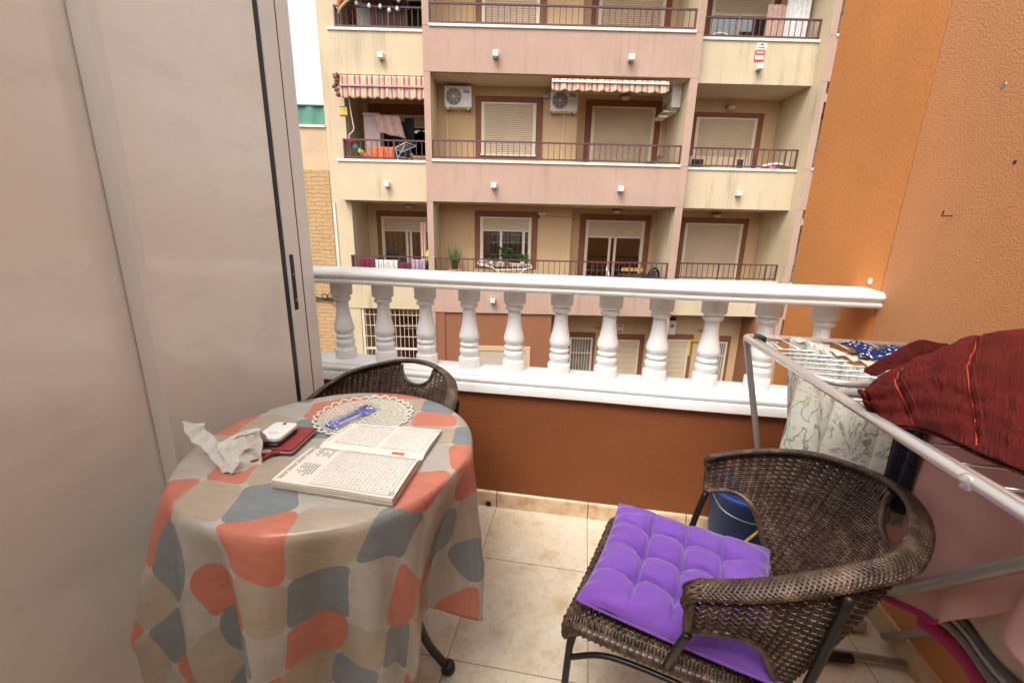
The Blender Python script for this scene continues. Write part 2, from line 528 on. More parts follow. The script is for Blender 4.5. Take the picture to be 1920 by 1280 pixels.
def redcloth():
    t = NT('crinkled_red_cotton'); co = t.co('UV')
    n = t.noise(t.co('UV', scale=(3,1,1)), 3, 5, .6)
    t.col(t.ramp(n, [(.28,(.075,.005,.003)),(.5,(.120,.008,.005)),(.74,(.165,.014,.008))]))
    h = t.noise(t.co('UV', scale=(60,7,1)), 1, 5, .65)
    t.bump(h, 1.0, .016); t.set(.7, 0, .25)
    return t.m
M['red'] = redcloth()
M['red_seam'] = simple('orange_red_piping', (.44,.045,.018), .7)
def floral():
    t = NT('white_floral_cloth'); co = t.co('UV')
    c = t.ramp(t.noise(co, 6, 3), [(.3,(.66,.64,.57)),(.7,(.76,.74,.67))])
    warp = t.noise(co, 5, 3, .5, 'Color')
    vm = t.n.new('ShaderNodeVectorMath'); vm.operation='MULTIPLY_ADD'; t.l.new(warp, vm.inputs[0]); vm.inputs[1].default_value=(.12,.12,0); t.l.new(co, vm.inputs[2])
    mp = t.n.new('ShaderNodeMapping'); mp.inputs['Scale'].default_value=(30,6,1); t.l.new(vm.outputs[0], mp.inputs[0])
    st = t.math('ABSOLUTE', t.math('SUBTRACT', t.noise(mp.outputs[0], 1, 2, .5), .5))
    pt = t.noise(co, 5.5, 2)
    stem = t.math('MULTIPLY', t.ramp(st, [(0.,1.),(.042,0.)]), t.ramp(pt, [(.40,0.),(.50,1.)]))
    c = t.mix(t.math('MULTIPLY', stem, .9), c, (.16,.21,.11))
    v = t.n.new('ShaderNodeTexVoronoi'); v.inputs['Scale'].default_value = 42; t.l.new(vm.outputs[0], v.inputs['Vector'])
    pt2 = t.noise(t.co('UV', loc=(3,1,0)), 6, 2)
    fl = t.math('MULTIPLY', t.math('LESS_THAN', v.outputs['Distance'], .33), t.ramp(pt2, [(.47,0.),(.55,1.)]))
    hue = t.ramp(t.noise(t.co('UV', loc=(7,3,0)), 5, 1), [(.42,(.40,.27,.45)),(.5,(.60,.28,.26)),(.58,(.62,.50,.18))])
    c = t.mix(t.math('MULTIPLY', fl, .75), c, hue)
    t.col(c); t.set(.85, 0, .2)
    tl = t.n.new('ShaderNodeBsdfTranslucent'); t.l.new(c, tl.inputs[0])
    mx = t.n.new('ShaderNodeMixShader'); mx.inputs[0].default_value = .3
    t.l.new(t.b.outputs[0], mx.inputs[1]); t.l.new(tl.outputs[0], mx.inputs[2]); t.l.new(mx.outputs[0], t.out.inputs[0])
    return t.m
M['floral'] = floral()
def spotted(name, c0, c1, scale, thr):
    t = NT(name)
    v = t.n.new('ShaderNodeTexVoronoi'); v.inputs['Scale'].default_value=scale; t.l.new(t.co('UV'), v.inputs['Vector'])
    t.col(t.mix(t.math('LESS_THAN', v.outputs['Distance'], thr), c0, c1)); t.set(.85,0,.2); return t.m
M['navy_dot'] = spotted('navy_cloth_with_white_flecks', (.012,.02,.09), (.60,.60,.64), 17, .27)
M['navy_lace'] = spotted('dark_navy_lace', (.02,.022,.04), (.13,.13,.15), 75, .28)
def pinktowel():
    t = NT('rose_pink_towel'); co = t.co()
    c = t.ramp(t.noise(co, 5, 4), [(.3,(.86,.52,.50)),(.7,(.92,.62,.60))])
    t.col(c); t.set(.95, 0, .1)
    t.bump(t.noise(co, 260, 3), .35, .003)
    tl = t.n.new('ShaderNodeBsdfTranslucent'); t.l.new(c, tl.inputs[0])
    mx = t.n.new('ShaderNodeMixShader'); mx.inputs[0].default_value = .35
    t.l.new(t.b.outputs[0], mx.inputs[1]); t.l.new(tl.outputs[0], mx.inputs[2]); t.l.new(mx.outputs[0], t.out.inputs[0])
    return t.m
M['towel_pink'] = pinktowel()
M['magenta'] = simple('magenta_hem', (.40,.01,.12), .8)
M['towel_beige'] = simple('taupe_towel', (.62,.51,.42), .95, .15, 20, .5, 300, .004)

# ================================================================= SETTING
# own balcony: x along the balustrade, y outwards to the street, z = 0 the tiles
D = 1.6153           # inner face of the parapet wall
tag(MB().box(-1.30, 1.02, -2.6, D+.15, -.12, 0).build('floor', M['floor']), kind='structure')
tag(MB().box(-40, 40, -8, 60, -4.10, -3.93).build('road', M['asphalt']), kind='structure')

own = thing('balcony_building', 'orange-painted building whose balcony we stand on, textured wall at right', 'building')
MB().box(1.0, 1.30, -1.4, D, 0, 2.55).build('textured_wall', M['textured'], own)
# smooth outer pier beyond the balustrade, 4 mm proud
MB().box(.9985, 1.32, D+.004, 2.245, -3.93, 3.4).build('outer_pier', M['smooth_orange'], own)
MB().box(1.32, 9.0, D+.3, D+.5, -3.93, 3.4).build('unseen_street_wall', M['smooth_orange'], own)  # unseen own facade, added to block sky light and fill window reflections
MB().box(-9.0, -1.42, D-.1, D+.2, -3.93, 2.4).build('unseen_street_wall', M['smooth_orange'], own)
MB().box(-1.42, 1.0, D+.0, D+.2, -3.93, -.12).build('unseen_street_wall', M['smooth_orange'], own)
MB().box(-1.42, 1.0, -2.6, -2.5, 0, 2.55).build('unseen_room_wall', M['ceil'], own)  # unseen pale walls behind the camera, added to bounce light
MB().box(-1.42, 1.32, -2.6, -.85, 2.551, 2.75).build('ceiling', M['ceil'], own)  # unseen, cut back over the camera to let more light in
MB().box(1.001, 1.30, -2.6, -1.401, 0, 2.55).build('unseen_room_wall', M['ceil'], own)
MB().box(-1.42, -1.30, -2.499, -1.401, 0, 2.55).build('unseen_room_wall', M['ceil'], own)
MB().box(-1.42, -1.30, -1.4, D-.1, 0, 2.55).build('side_wall', M['ceil'], own)
# holes, hook and filler spots in the textured wall
for (y, z, r) in ((1.361,1.572,.008),(1.268,1.380,.005)):
    MB().lathe([(r*1.0,0),(r*.9,-.001)], 10, (1.0,y,z), 'x').build('screw_hole', M['dark'] if r<.006 else M['galv'], own)
MB().lathe([(.012,0),(.011,-.0015)], 9, (.9965,1.677,1.052), 'x').build('filler_spot', M['white_gloss'], own)
hk = thing('wall_hook', 'small bent metal hook screwed into the textured orange wall', 'hook', (1.0,1.407,1.258))
MB().tube([(0,0,0.004),(-.02,0,0.004),(-.024,.002,.002),(-.024,0,-.008),(-.026,.018,-.009)][:3]+[(-.024,.0,.018)], .0016, 6).build('hook_wire', M['iron'], hk)

# ---------------------------------------------------------------- parapet + balustrade
par = thing('parapet_wall', 'low brown parapet wall with a tiled skirting under the white balustrade', 'wall', (0,D,0))
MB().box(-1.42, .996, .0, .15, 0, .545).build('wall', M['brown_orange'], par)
def skirt():
    prof = [(0,0),(-.011,0),(-.011,.062),(-.009,.070),(-.004,.074),(0,.075)]
    m = MB(); n = len(prof)
    for x in (-1.3, .998):
        for (y,z) in prof: m.v.append((x,y,z))
    for i in range(n-1): m.f.append((i,i+1,n+i+1,n+i))
    return m
skm = skirt()
# hole for the drain is a dark disc set in the skirting
skm.build('skirting', M['skirting'], par)
MB().box(.988, .9995, -1.4, D-.0125, .0005, .075).build('skirting', simple('beige_side_skirting', (.62,.44,.28), .35, .15, 20), own)
MB().lathe([(.013,0),(.013,-.002)], 16, (-.352,-.0112,.013), 'y').build('drain_hole', M['dark'], par)

bal = thing('balustrade', 'white painted concrete balustrade with turned balusters between room and street', 'balustrade', (0,D,0))
def extr_x(prof, x0, x1, wob=0, nx=1):
    m = MB(); n = len(prof)
    for k in range(nx+1):
        x = x0+(x1-x0)*k/nx
        dz = wob*vnoise(x*2.1,3.3); dy = wob*vnoise(x*2.7,8.1)
        for (y,z) in prof: m.v.append((x,y+dy,z+dz))
    for k in range(nx):
        for i in range(n):
            j=(i+1)%n
            m.f.append((k*n+i,k*n+j,(k+1)*n+j,(k+1)*n+i))
    m.f.append(tuple(range(n))); m.f.append(tuple(nx*n+i for i in range(n-1,-1,-1)))
    return m
base_prof = [(-.022,.545),(-.022,.577),(-.020,.580),(-.013,.582),(-.013,.588),(-.018,.591),(-.018,.600),(-.010,.609),(-.004,.611),(-.004,.615),(.002,.619),(.14,.619),(.150,.612),(.155,.60),(.155,.545)]
extr_x(base_prof[::-1], -1.40, .997, .002, 40).build('base_rail', M['white_paint'], bal, smooth=True, angle=35)
def arc(cy, cz, ry, rz, a0, a1, n):
    return [(cy+ry*math.cos(math.radians(a0+(a1-a0)*k/n)), cz+rz*math.sin(math.radians(a0+(a1-a0)*k/n))) for k in range(n+1)]
hp = [(.035,.963)] + [(-.010,.965),(-.018,.968),(-.022,.974),(-.021,.981),(-.014,.985)] + arc(.006,1.003,.034,.020,215,115,8) + [(.03,1.0235),(.08,1.0275),(.12,1.0235)] + arc(.140,1.003,.030,.020,65,-35,8) + [(.162,.985),(.168,.981),(.169,.974),(.165,.968),(.155,.965),(.125,.963)]
extr_x(hp, -1.40, 1.002, .0025, 60).build('handrail', M['white_paint'], bal, smooth=True, angle=50)
bp = [(.0455,0),(.0465,.002),(.0465,.044),(.0445,.048),(.039,.050),(.0375,.053),(.0385,.062),(.0415,.070),(.0425,.078),(.0400,.087),(.0345,.091),(.0335,.094),
      (.0385,.099),(.0405,.105),(.0385,.111),(.0340,.114),(.0345,.118),(.0415,.130),(.0435,.139),(.0420,.150),(.0375,.168),(.0325,.190),(.0285,.215),(.0265,.240),(.0260,.258),
      (.0270,.262),(.0345,.265),(.0380,.271),(.0375,.278),(.0335,.283),(.0340,.286),(.0430,.290),(.0460,.296),(.0465,.350)]
bmesh0 = MB().lathe(bp, 28)
first = None
for k in range(-6, 5):
    x = .1165+.1935*k
    if first is None:
        first = bmesh0.build('baluster', M['white_paint'], bal, smooth=True, angle=40); o = first
    else:
        o = first.copy(); COL.objects.link(o); o.parent = bal
    o.location = (x, .085, .616+ (hash1(k,2)-.5)*.001); o.rotation_euler = (0,0,hash1(k,5)*6)

# ---------------------------------------------------------------- sliding panels at left
pa = thing('sliding_panel', 'glossy white sliding panel at the far left, partly behind the other panel', 'door', (-1.0,0,0))
MB().box(-.085, -.052, -1.4, 1.2, .02, 2.5).build('leaf', M['door'], pa, bevel=.003)
pb = thing('sliding_panel', 'glossy white sliding panel with a black recessed handle beside the railing', 'door', (-1.0,0,0))
MB().box(-.046, -.004, .8355, 1.292, .02, 2.5).build('leaf', M['door'], pb, bevel=.002)
MB().box(-.048, 0.0, .815, .835, .02, 2.5).build('stile', M['alu_white'], pb, bevel=.0015)
MB().box(-.048, -.0045, 1.2925, 1.3125, .02, 2.5).build('gasket', M['black'], pb)
st = MB().box(-.048, -.001, 1.313, 1.384, .02, 2.5).build('stile', M['alu_white'], pb, bevel=.0015)
MB().box(-.048, -.0045, 1.3845, 1.3925, .02, 2.5).build('gasket', M['black'], pb)
MB().box(-.048, -.003, 1.393, 1.4235, .02, 2.5).build('stile', M['alu_white'], pb, bevel=.001)
MB().box(-.048, -.006, 1.4255, 1.460, .02, 2.5).build('stile', M['alu_white'], pb, bevel=.001)
hd = MB().box(-.0045, .0015, 1.328, 1.346, .905, 1.098).build('handle', M['black'], pb, bevel=.001)
MB().box(.0016, .003, 1.333, 1.341, .935, .945).lathe([(.004,.0015),(.0035,.003)],10,(0,1.337,1.03),'x').build('lock', M['galv'], hd)
MB().box(-.1, -.002, -1.4, 1.5, .0005, .02).build('floor_track', M['alu_white'], pb)

# ================================================================= OPPOSITE BUILDING
TH = .16877; O = (0, 11.5, 0)
def fac_thing(name, label, cat, u=0, w=0, z=0, group=None):
    c, s = math.cos(TH), math.sin(TH)
    return thing(name, label, cat, (O[0]+u*c-w*s, O[1]+u*s+w*c, z), TH, group)
B = fac_thing('apartment_building', 'cream and pink apartment block with recessed balconies across the street', 'building')
LV = [(-.990, 0), (1.883, 1), (4.822, 2)]
Z0 = [-.990, 1.883, 4.822]; ZT = [-.055, 2.825, 5.748]  # parapet bottom / top (below coping)
TOP = 7.76; BOT = -3.93
# bays: (u0,u1, front w, back w)
UL0, UL1 = -6.27, -4.12
UC0, UC1 = -3.965, 2.27
UR0, UR1 = 2.45, 5.40
WS = .33
# back walls and side walls
MB().box(-6.80, UL0, .60, 3.0, BOT, 10.0).box(UL0, -3.98, 1.9, 2.2, -3.9, 9.5).box(-4.119, -3.966, .26, 1.9, BOT, 9.5).build('wall', M['cream'], B)
MB().box(UC0, -.25, 1.0, 1.3, -.9, 9.5).box(-.25, UC1+.1, 1.45, 1.7, -.9, 9.5).box(UR0, UR1, 1.6, 1.9, -.9, 9.5).build('wall', M['tan'], B)
MB().box(2.271, 2.449, .26, 1.6, BOT, 9.5).box(5.401, 5.558, .26, 1.75, BOT, 9.5).box(-3.9651, -3.955, .26, 1.0, -.9, 9.5).build('wall', M['cream'], B)
MB().box(5.559, 9.5, 1.5, 1.8, BOT, 9.5).build('wall', M['tan'], B)
# pillars
MB().box(-4.12, -3.965, 0, .26, BOT, TOP).build('pillar', M['pink'], B)
MB().box(2.27, 2.45, 0, .26, BOT, TOP).build('pillar', M['pink'], B)
MB().box(5.40, 5.56, 0, .26, BOT, TOP).build('pillar', M['pink'], B)
# cream inner faces next to the pillars (2 mm skins)
for (u0_,u1_) in ((-3.965,-3.962),(2.267,2.27),(5.397,5.40)): MB().box(u0_, u1_, .004, .26, -.98, TOP).build('pillar_reveal', M['cream'], B)
# parapets, copings, soffit slabs
def balc_parts(k):
    z0, zt = Z0[k], ZT[k]
    def P(u0,u1,wf,mat,ret=None):
        MB().box(u0,u1,wf,wf+.12,z0,zt).build('parapet', mat, B)
        MB().box(u0-(.0 if ret is None else .03),u1,wf-.03,wf+.15,zt+.001,zt+.064).build('coping', M['coping'], B, bevel=.006)
    P(-6.44, UL1-.002, WS, M['cream'], 1)
    MB().box(-6.44,-6.32,WS+.121,.598,z0,zt).build('parapet', M['cream'], B)
    P(UC0+.001, UC1-.001, .001, M['pink'])
    P(UR0+.002, UR1+.06, WS, M['cream'])
    P(5.562, 9.5, .001, M['pink'])
    # slabs (soffit)
    for (u0,u1,wf,wb) in ((UL0+.002,UL1-.002,WS+.122,1.898),(UC0+.004,UC1-.004,.123,1.448),(UR0+.002,UR1-.004,WS+.122,1.598),(5.564,9.5,.123,1.498)):
        MB().box(u0,u1,wf,wb,z0+.002,z0+.22).build('soffit', M['soffit'], B)
    # pillar joints
    j = MB()
    for (a,b) in ((-4.12,-3.965),(2.27,2.45),(5.40,5.56)):
        j.box(a+.002,b-.002,-.0015,.01,z0-.004,z0+.004).box(a+.002,b-.002,-.0015,.01,zt+.02,zt+.028)
    j.build('joint', M['band'], B)
for k in range(3): balc_parts(k)
MB().box(-6.5, 9.5, .1, 1.9, 7.78, 8.0).build('soffit', M['soffit'], B)
MB().box(-4.12, 9.5, .0, .1, 7.76, 9.0).build('parapet', M['pink'], B)

def railing(u0, u1, w, zb, zt, ret=None, reth=.22):
    m = MB()
    m.box(u0,u1,w-.022,w+.022,zt-.035,zt)
    m.box(u0,u1,w-.018,w+.018,zb,zb+.03)
    n = max(2, round((u1-u0)/.145))
    for i in range(n+1):
        u = u0+.02+(u1-u0-.04)*i/n
        r = .017 if i % 9 in (0,) or i == n else .0075
        m.box(u-r,u+r,w-r,w+r,zb-.055,zt-.036) if r > .01 else m.box(u-r,u+r,w-r,w+r,zb+.031,zt-.036)
    if ret:
        x = u0 if ret < 0 else u1
        m.box(x-.018,x+.018,w+.023,w+reth,zt-.035,zt).box(x-.015,x+.015,w+.019,w+reth,zb,zb+.03)
        for i in range(1,5):
            y = w+.02+reth*i/5; m.box(x-.007,x+.007,y-.007,y+.007,zb+.031,zt-.036)
    return m.build('railing', M['rail'], B)
for k, zt in ((0,.462),(1,3.345),(2,6.262)):
    zb = ZT[k]+.105
    zs = zt+(.03 if k else 0)
    railing(-6.30, UL1-.004, WS+.06, zb, zs, -1)
    railing(UC0+.006, UC1-.006, .06, zb, zt)
    railing(UR0+.004, UR1+.0, WS+.06, zb, zs if k<2 else zt)
    railing(5.57, 9.2, .06, zb, zt)

def window(u0,u1,z0,z1, iu0,iu1,iz0,iz1, w, shut=1.0, curtain=True, mull=(.5,), handle=False):
    """brown painted surround with cream frame, roller shutter (sub-parts) and panes"""
    m = MB()
    t = .025
    m.box(u0,iu0,w-t,w,z0,z1).box(iu1,u1,w-t,w,z0,z1).box(iu0,iu1,w-t,w,iz1,z1)
    if iz0 > z0+.02: m.box(iu0,iu1,w-t,w,z0,iz0)
    win = m.build('window', M['band'], B)
    f = MB(); fw = .055
    f.box(iu0,iu0+fw,w-.05,w,iz0,iz1).box(iu1-fw,iu1,w-.05,w,iz0,iz1).box(iu0+fw,iu1-fw,w-.05,w,iz1-fw*.8,iz1)
    if iz0 > z0+.02: f.box(iu0-.02,iu1+.02,w-.075,w,iz0-.03,iz0+.02)
    a, b = iu0+fw, iu1-fw
    zt = iz1-fw*.8
    zs = zt-(zt-iz0)*shut
    # shutter guides
    f.box(a,a+.03,w-.042,w,iz0,zt).box(b-.03,b,w-.042,w,iz0,zt)
    if shut < .97:
        for q in mull:
            x = a+(b-a)*q; f.box(x-.035,x+.035,w-.03,w,iz0,zs)
        f.box(a,b,w-.03,w,zs-.06,zs-.01).box(a,b,w-.03,w,iz0,iz0+.07)
    f.build('frame', M['alu'], win)
    s = MB(); z = zt; p = .048
    while z-p > zs-.02:
        s.v += [(a+.03,w-.018,z),(b-.03,w-.018,z),(b-.03,w-.034,z-p*.25),(a+.03,w-.034,z-p*.25),(a+.03,w-.034,z-p*.75),(b-.03,w-.034,z-p*.75),(b-.03,w-.016,z-p*.98),(a+.03,w-.016,z-p*.98)]
        q = len(s.v)-8
        s.f += [(q,q+1,q+2,q+3),(q+3,q+2,q+5,q+4),(q+4,q+5,q+6,q+7)]
        z -= p
    s.box(a+.03,b-.03,w-.036,w-.012,z-.02,z)
    s.build('shutter', M['shutter'], win)
    if shut < .97:
        if curtain:
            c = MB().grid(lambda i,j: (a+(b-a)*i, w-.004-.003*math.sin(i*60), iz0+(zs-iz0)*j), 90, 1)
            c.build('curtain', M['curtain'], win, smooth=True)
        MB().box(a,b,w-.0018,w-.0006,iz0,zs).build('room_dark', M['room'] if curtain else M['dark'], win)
        MB().box(a,b,w-.014,w-.011,iz0,zs).build('pane', M['glass'], win)
    return win
# second floor up (k=2 row is top, k=1 middle, k=0 lower)
for k, dz in ((1,0.0),(2,2.935)):
    window(-2.957+0,-1.175,3.09+dz,4.60+dz,-2.80,-1.35,3.175+dz,4.448+dz,1.0,1.0)
    window(.03,2.10,2.1+dz,4.70+dz,.20,1.935,2.1+dz,4.535+dz,1.45,1.0)
window(3.07,5.02,2.1,4.50,3.146,4.85,2.1,4.365,1.6,1.0)
window(3.10,5.0,5.03,7.45,3.2,4.80,5.03,7.20,1.6,.14,True,(.47,))
window(-2.978,-1.204,.14,1.718,-2.822,-1.376,.23,1.56,1.0,.22,True,(.40,.88))
window(.06,2.13,-.85,1.72,.234,1.955,-.85,1.552,1.45,.165,False,(.42,.52))
window(3.08,5.065,-.85,1.693,3.192,4.905,-.85,1.54,1.6,1.0)
window(-6.01,-4.25,-.85,1.69,-5.87,-4.30,-.85,1.53,1.9,.14,True,(.48,.56))
window(-6.07,-4.25,2.1,4.58,-5.75,-4.30,2.1,4.30,1.9,.10,False,(.55,))
window(-6.07,-4.25,5.03,7.5,-5.75,-4.30,5.03,7.25,1.9,.10,False,(.45,.6))
window(5.80,7.4,2.1,4.5,5.95,7.3,2.1,4.35,1.5,1.0)
window(5.80,7.4,5.03,7.4,5.95,7.3,5.03,7.2,1.5,1.0)
window(5.80,7.4,-.85,1.65,5.95,7.3,-.85,1.5,1.5,1.0)

# ground floor
MB().box(-4.119, -3.72, .02, .26, BOT, -.992).build('ground_wall', M['brownwall'], B)
MB().box(-3.719, -.785, .05, .30, BOT, -.992).build('ground_wall', M['brownwall'], B)
MB().box(-.785, 5.2, 1.0, 1.2, BOT, -.992).build('ground_wall', M['tan'], B)
MB().box(-6.8,-6.13,.35,.6,BOT,-.992).build('ground_wall', M['cream'], B)
MB().box(-6.27,-3.98,1.7,1.895,BOT,-.992).build('ground_wall', M['tan'], B)
MB().box(5.0, 5.4, .3, .999, BOT, -.992).build('ground_wall', M['brownwall'], B)
def gdoor(u0,u1,iu0,iu1,ztop,iz, w, kind):
    win = MB().box(u0,iu0,w-.025,w,BOT,ztop).box(iu1,u1,w-.025,w,BOT,ztop).box(iu0,iu1,w-.025,w,iz,ztop).build('door', M['band'], B)
    MB().box(iu0,iu0+.05,w-.05,w,BOT,iz).box(iu1-.05,iu1,w-.05,w,BOT,iz).box(iu0+.05,iu1-.05,w-.05,w,iz-.05,iz).build('frame', M['alu'], win)
    if kind == 'grille':
        g = MB(); n = 7
        for i in range(1,n): 
            x = iu0+.05+(iu1-iu0-.1)*i/n; g.box(x-.008,x+.008,w-.045,w-.03,BOT,iz-.05)
        g.box(iu0+.05,iu1-.05,w-.044,w-.031,-2.35,-2.32)
        g.build('grille', M['alu'], win)
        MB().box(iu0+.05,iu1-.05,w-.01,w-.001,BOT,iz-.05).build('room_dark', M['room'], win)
    else:
        s = MB(); z = iz-.05
        while z > -3.0:
            s.box(iu0+.05,iu1-.05,w-.03,w-.001,z-.165,z-.004); z -= .17
        s.build('leaf', M['shutter'], win)
gdoor(-.16,.66,-.10,.58,-1.70,-1.86,1.0,'grille')
gdoor(.75,2.15,.90,2.0,-1.73,-1.90,1.0,'shut')
gdoor(2.75,3.62,2.85,3.50,-1.70,-1.86,1.0,'shut')
gdoor(4.05,4.76,4.12,4.66,-1.72,-1.90,1.0,'grille')
w0 = MB().box(-2.84,-1.34,.02,.05,-2.06,-1.93).box(-2.84,-2.78,.02,.05,-3.2,-2.061).box(-1.46,-1.34,.02,.05,-3.2,-2.061).build('window', M['tan'], B)
g = MB()
for i in range(26):
    x = -2.77+1.30*i/25; g.box(x-.004,x+.004,.025,.033,-3.2,-2.065)
for j in range(20):
    z = -2.09-j*.055; g.box(-2.78,-1.461,.0335,.041,z-.004,z+.004)
g.build('grille', M['coping'], w0)
MB().box(-2.78,-1.461,.0455,.0495,-3.2,-2.061).build('shutter', M['shutter'], w0)
# white security grille at left
gg = MB()
for i in range(20):
    x = -6.02+2.28*i/19; gg.box(x-.006,x+.006,.40,.412,-3.5,-.995)
for z in (-1.18,-1.49,-1.81,-2.52,-2.85): gg.box(-6.05,-3.725,.384,.399,z-.008,z+.008)
gg.box(-6.05,-3.725,.38,.42,-2.20,-2.14).box(-6.12,-6.05,.37,.43,-3.9,-.995)
gg.build('security_grille', M['alu'], B)
rdoor = MB().box(-5.35,-4.15,1.66,1.70,BOT,-1.45).build('door', simple('dark_red_door', (.10,.02,.015), .5, .2), B)
MB().box(-5.25,-4.25,1.62,1.659,-1.75,-1.71).box(-5.25,-4.25,1.62,1.659,-1.87,-1.84).build('rail_bar', M['alu'], rdoor)
MB().box(-4.12,-4.03,1.6,1.70,BOT,-1.35).box(-5.5,-5.4,1.6,1.70,BOT,-1.35).build('door_frame', simple('brown_wood_frame', (.20,.09,.04), .6), B)

# ---- fittings on the facade
def rnd_box(m,x0,x1,y0,y1,z0,z1): return m.box(x0,x1,y0,y1,z0,z1)
spots = [(-5.19,WS,5.22,'upper cream parapet at left'),(-2.40,0,5.198,'upper pink parapet, its left one'),(.79,0,5.198,'upper pink parapet, its right one'),
         (4.01,WS,5.19,'upper cream parapet, below the small signs'),(-5.19,WS,2.30,'lower cream parapet at left, over the laundry balcony'),(-2.405,0,2.30,'middle pink parapet above the window with plants'),
         (.795,0,2.29,'middle pink parapet above the open glass door'),(3.965,WS,2.28,'middle cream parapet at right'),(-2.40,0,-.62,'lowest pink parapet, seen between balusters'),
         (3.9,WS,-.70,'lowest cream parapet at right, seen between balusters')]
sp0 = None
for (u,w,z,t) in spots:
    lab = 'small square cream spotlight on the '+t
    if sp0 is None:
        s = fac_thing('spot_lamp', lab, 'lamp', u, w, z, 'square spotlights on the parapets'); sp0 = s
        MB().box(-.065,.065,-.15,-.0,-.075,.055).build('housing', M['white_plastic'], s, bevel=.012)
        MB().lathe([(.035,0),(.03,.012)],14,(0,-.08,.055),'z').build('lens', M['dark'], s)
        MB().box(-.03,.03,-.12,-.04,-.10,-.076).build('bracket', M['galv'], s)
    else:
        s = copy_tree(sp0); c_, s_ = math.cos(TH), math.sin(TH)
        s.location = (u*c_-w*s_, 11.5+u*s_+w*c_, z); s["label"] = lab
def dome(u,w,z,t):
    s = fac_thing('balcony_lamp', 'round ceiling-type lamp on the wall '+t, 'lamp', u, w, z, 'oval lamps over the balcony doors')
    MB().box(-.13,.13,-.10,0,.03,.07).build('base', M['band'], s, bevel=.01)
    MB().lathe([(.12,.03),(.118,-.01),(.09,-.045),(.03,-.06),(.001,-.061)],20,(0,-.11,0)).build('glass', M['lamp_glass'], s, smooth=True)
dome(1.07,1.45,4.73,'between the awning and the closed door shutter'); dome(4.03,1.6,4.60,'above the right door with a closed shutter')
dome(1.10,1.45,1.80,'above the open glass door'); dome(4.05,1.6,1.76,'above the lower right brown-framed shutter'); dome(-5.0,1.9,1.83,'above the laundry balcony door')
s = fac_thing('bulkhead_lamp', 'small lamp at the corner of the window with the plants', 'lamp', -1.09, 1.0, 1.67)
MB().box(-.10,.10,-.09,0,-.03,.03).build('housing', M['white_plastic'], s, bevel=.01)
MB().lathe([(.02,0),(.02,-.12)],8,(-.09,0,.0),'z').build('sensor', M['dark'], s)
s = fac_thing('junction_box', 'small grey junction box on the wall beside the fan unit', 'junction box', -1.09, 1.0, 4.62)
MB().box(-.09,.07,-.06,0,-.05,.05).build('box', M['galv'], s, bevel=.008)
def ac(label, u, w, z, W=.70, H=.50, D_=.26, rot=0, fan=.34):
    a = fac_thing('air_conditioner', label, 'air conditioner', u, w, z, 'outdoor units on the balcony walls')
    a.rotation_euler[2] = TH+rot
    MB().box(0,W,-D_,0,0,H).build('casing', M['white_plastic'], a, bevel=.015)
    cx, cz, R = W*fan, H*.5, H*.40
    MB().lathe([(R,-.002),(R,-.006)],28,(cx,-D_,cz),'y').build('fan_opening', M['dark'], a)
    g = MB()
    for q in (.12,.24,.36,.48,.60,.72,.84,.96):
        g.tube([(cx+R*q*math.cos(t),-D_-.014,cz+R*q*math.sin(t)) for t in [2*PI*i/24 for i in range(24)]], .0045, 5, True)
    for i in range(8):
        t = 2*PI*i/8; g.tube([(cx,-D_-.012,cz),(cx+R*math.cos(t),-D_-.012,cz+R*math.sin(t))], .005, 5)
    g.lathe([(.03,-.012),(.028,-.022)],12,(cx,-D_,cz),'y')
    g.build('fan_grille', M['white_plastic'], a)
    MB().box(W*.70,W*.93,-D_-.003,-D_-.0005,H*.66,H*.82).box(W*.70,W*.80,-D_-.003,-D_-.0005,H*.86,H*.90).build('sticker', simple('blue_grey_sticker',(.30,.33,.45),.5,.5,30), a)
    MB().box(.06,.11,-D_+.01,0.0,-.045,-.001).box(W-.11,W-.06,-D_+.01,0,-.045,-.001).build('bracket', M['galv'], a)
    return a
ac('white air conditioner unit high at the left of the closed-shutter window', -3.74, 1.0, 4.25)
ac('white air conditioner unit tucked under the left end of the striped awning', -1.0, 1.0, 4.22)
a3 = ac('cream air conditioner unit seen from its side beside the right pillar', 2.262, 1.12, 4.30, W=.66, H=.56, D_=.24, rot=-PI*.5)
a3.location = (a3.location[0], a3.location[1], 4.30)
s = fac_thing('bracket_shelf', 'two white angle shelves under the side-on air conditioner', 'shelf', 2.0, .62, 4.22)
MB().box(-.12,.22,-.05,.40,0,.035).box(-.20,.02,-.0,.45,-.10,-.07).build('shelf_board', M['white_plastic'], s)
for (u,w,za,zb_,t) in ((-.62,.985,4.18,2.2,'running down from the middle fan unit'),(2.12,1.40,4.2,2.2,'running down beside the right pillar'),(-3.72,.985,4.2,2.2,'running down from the left fan unit')):
    s = fac_thing('drain_pipe', 'thin cream hose '+t, 'pipe', u, w, 0, 'thin hoses below the outdoor units')
    MB().tube([(0,0,za),(.01,-.01,za-.3),(-.01,0,za-1.0),(0,0,zb_)], .012, 6).build('hose', M['pipe'], s)

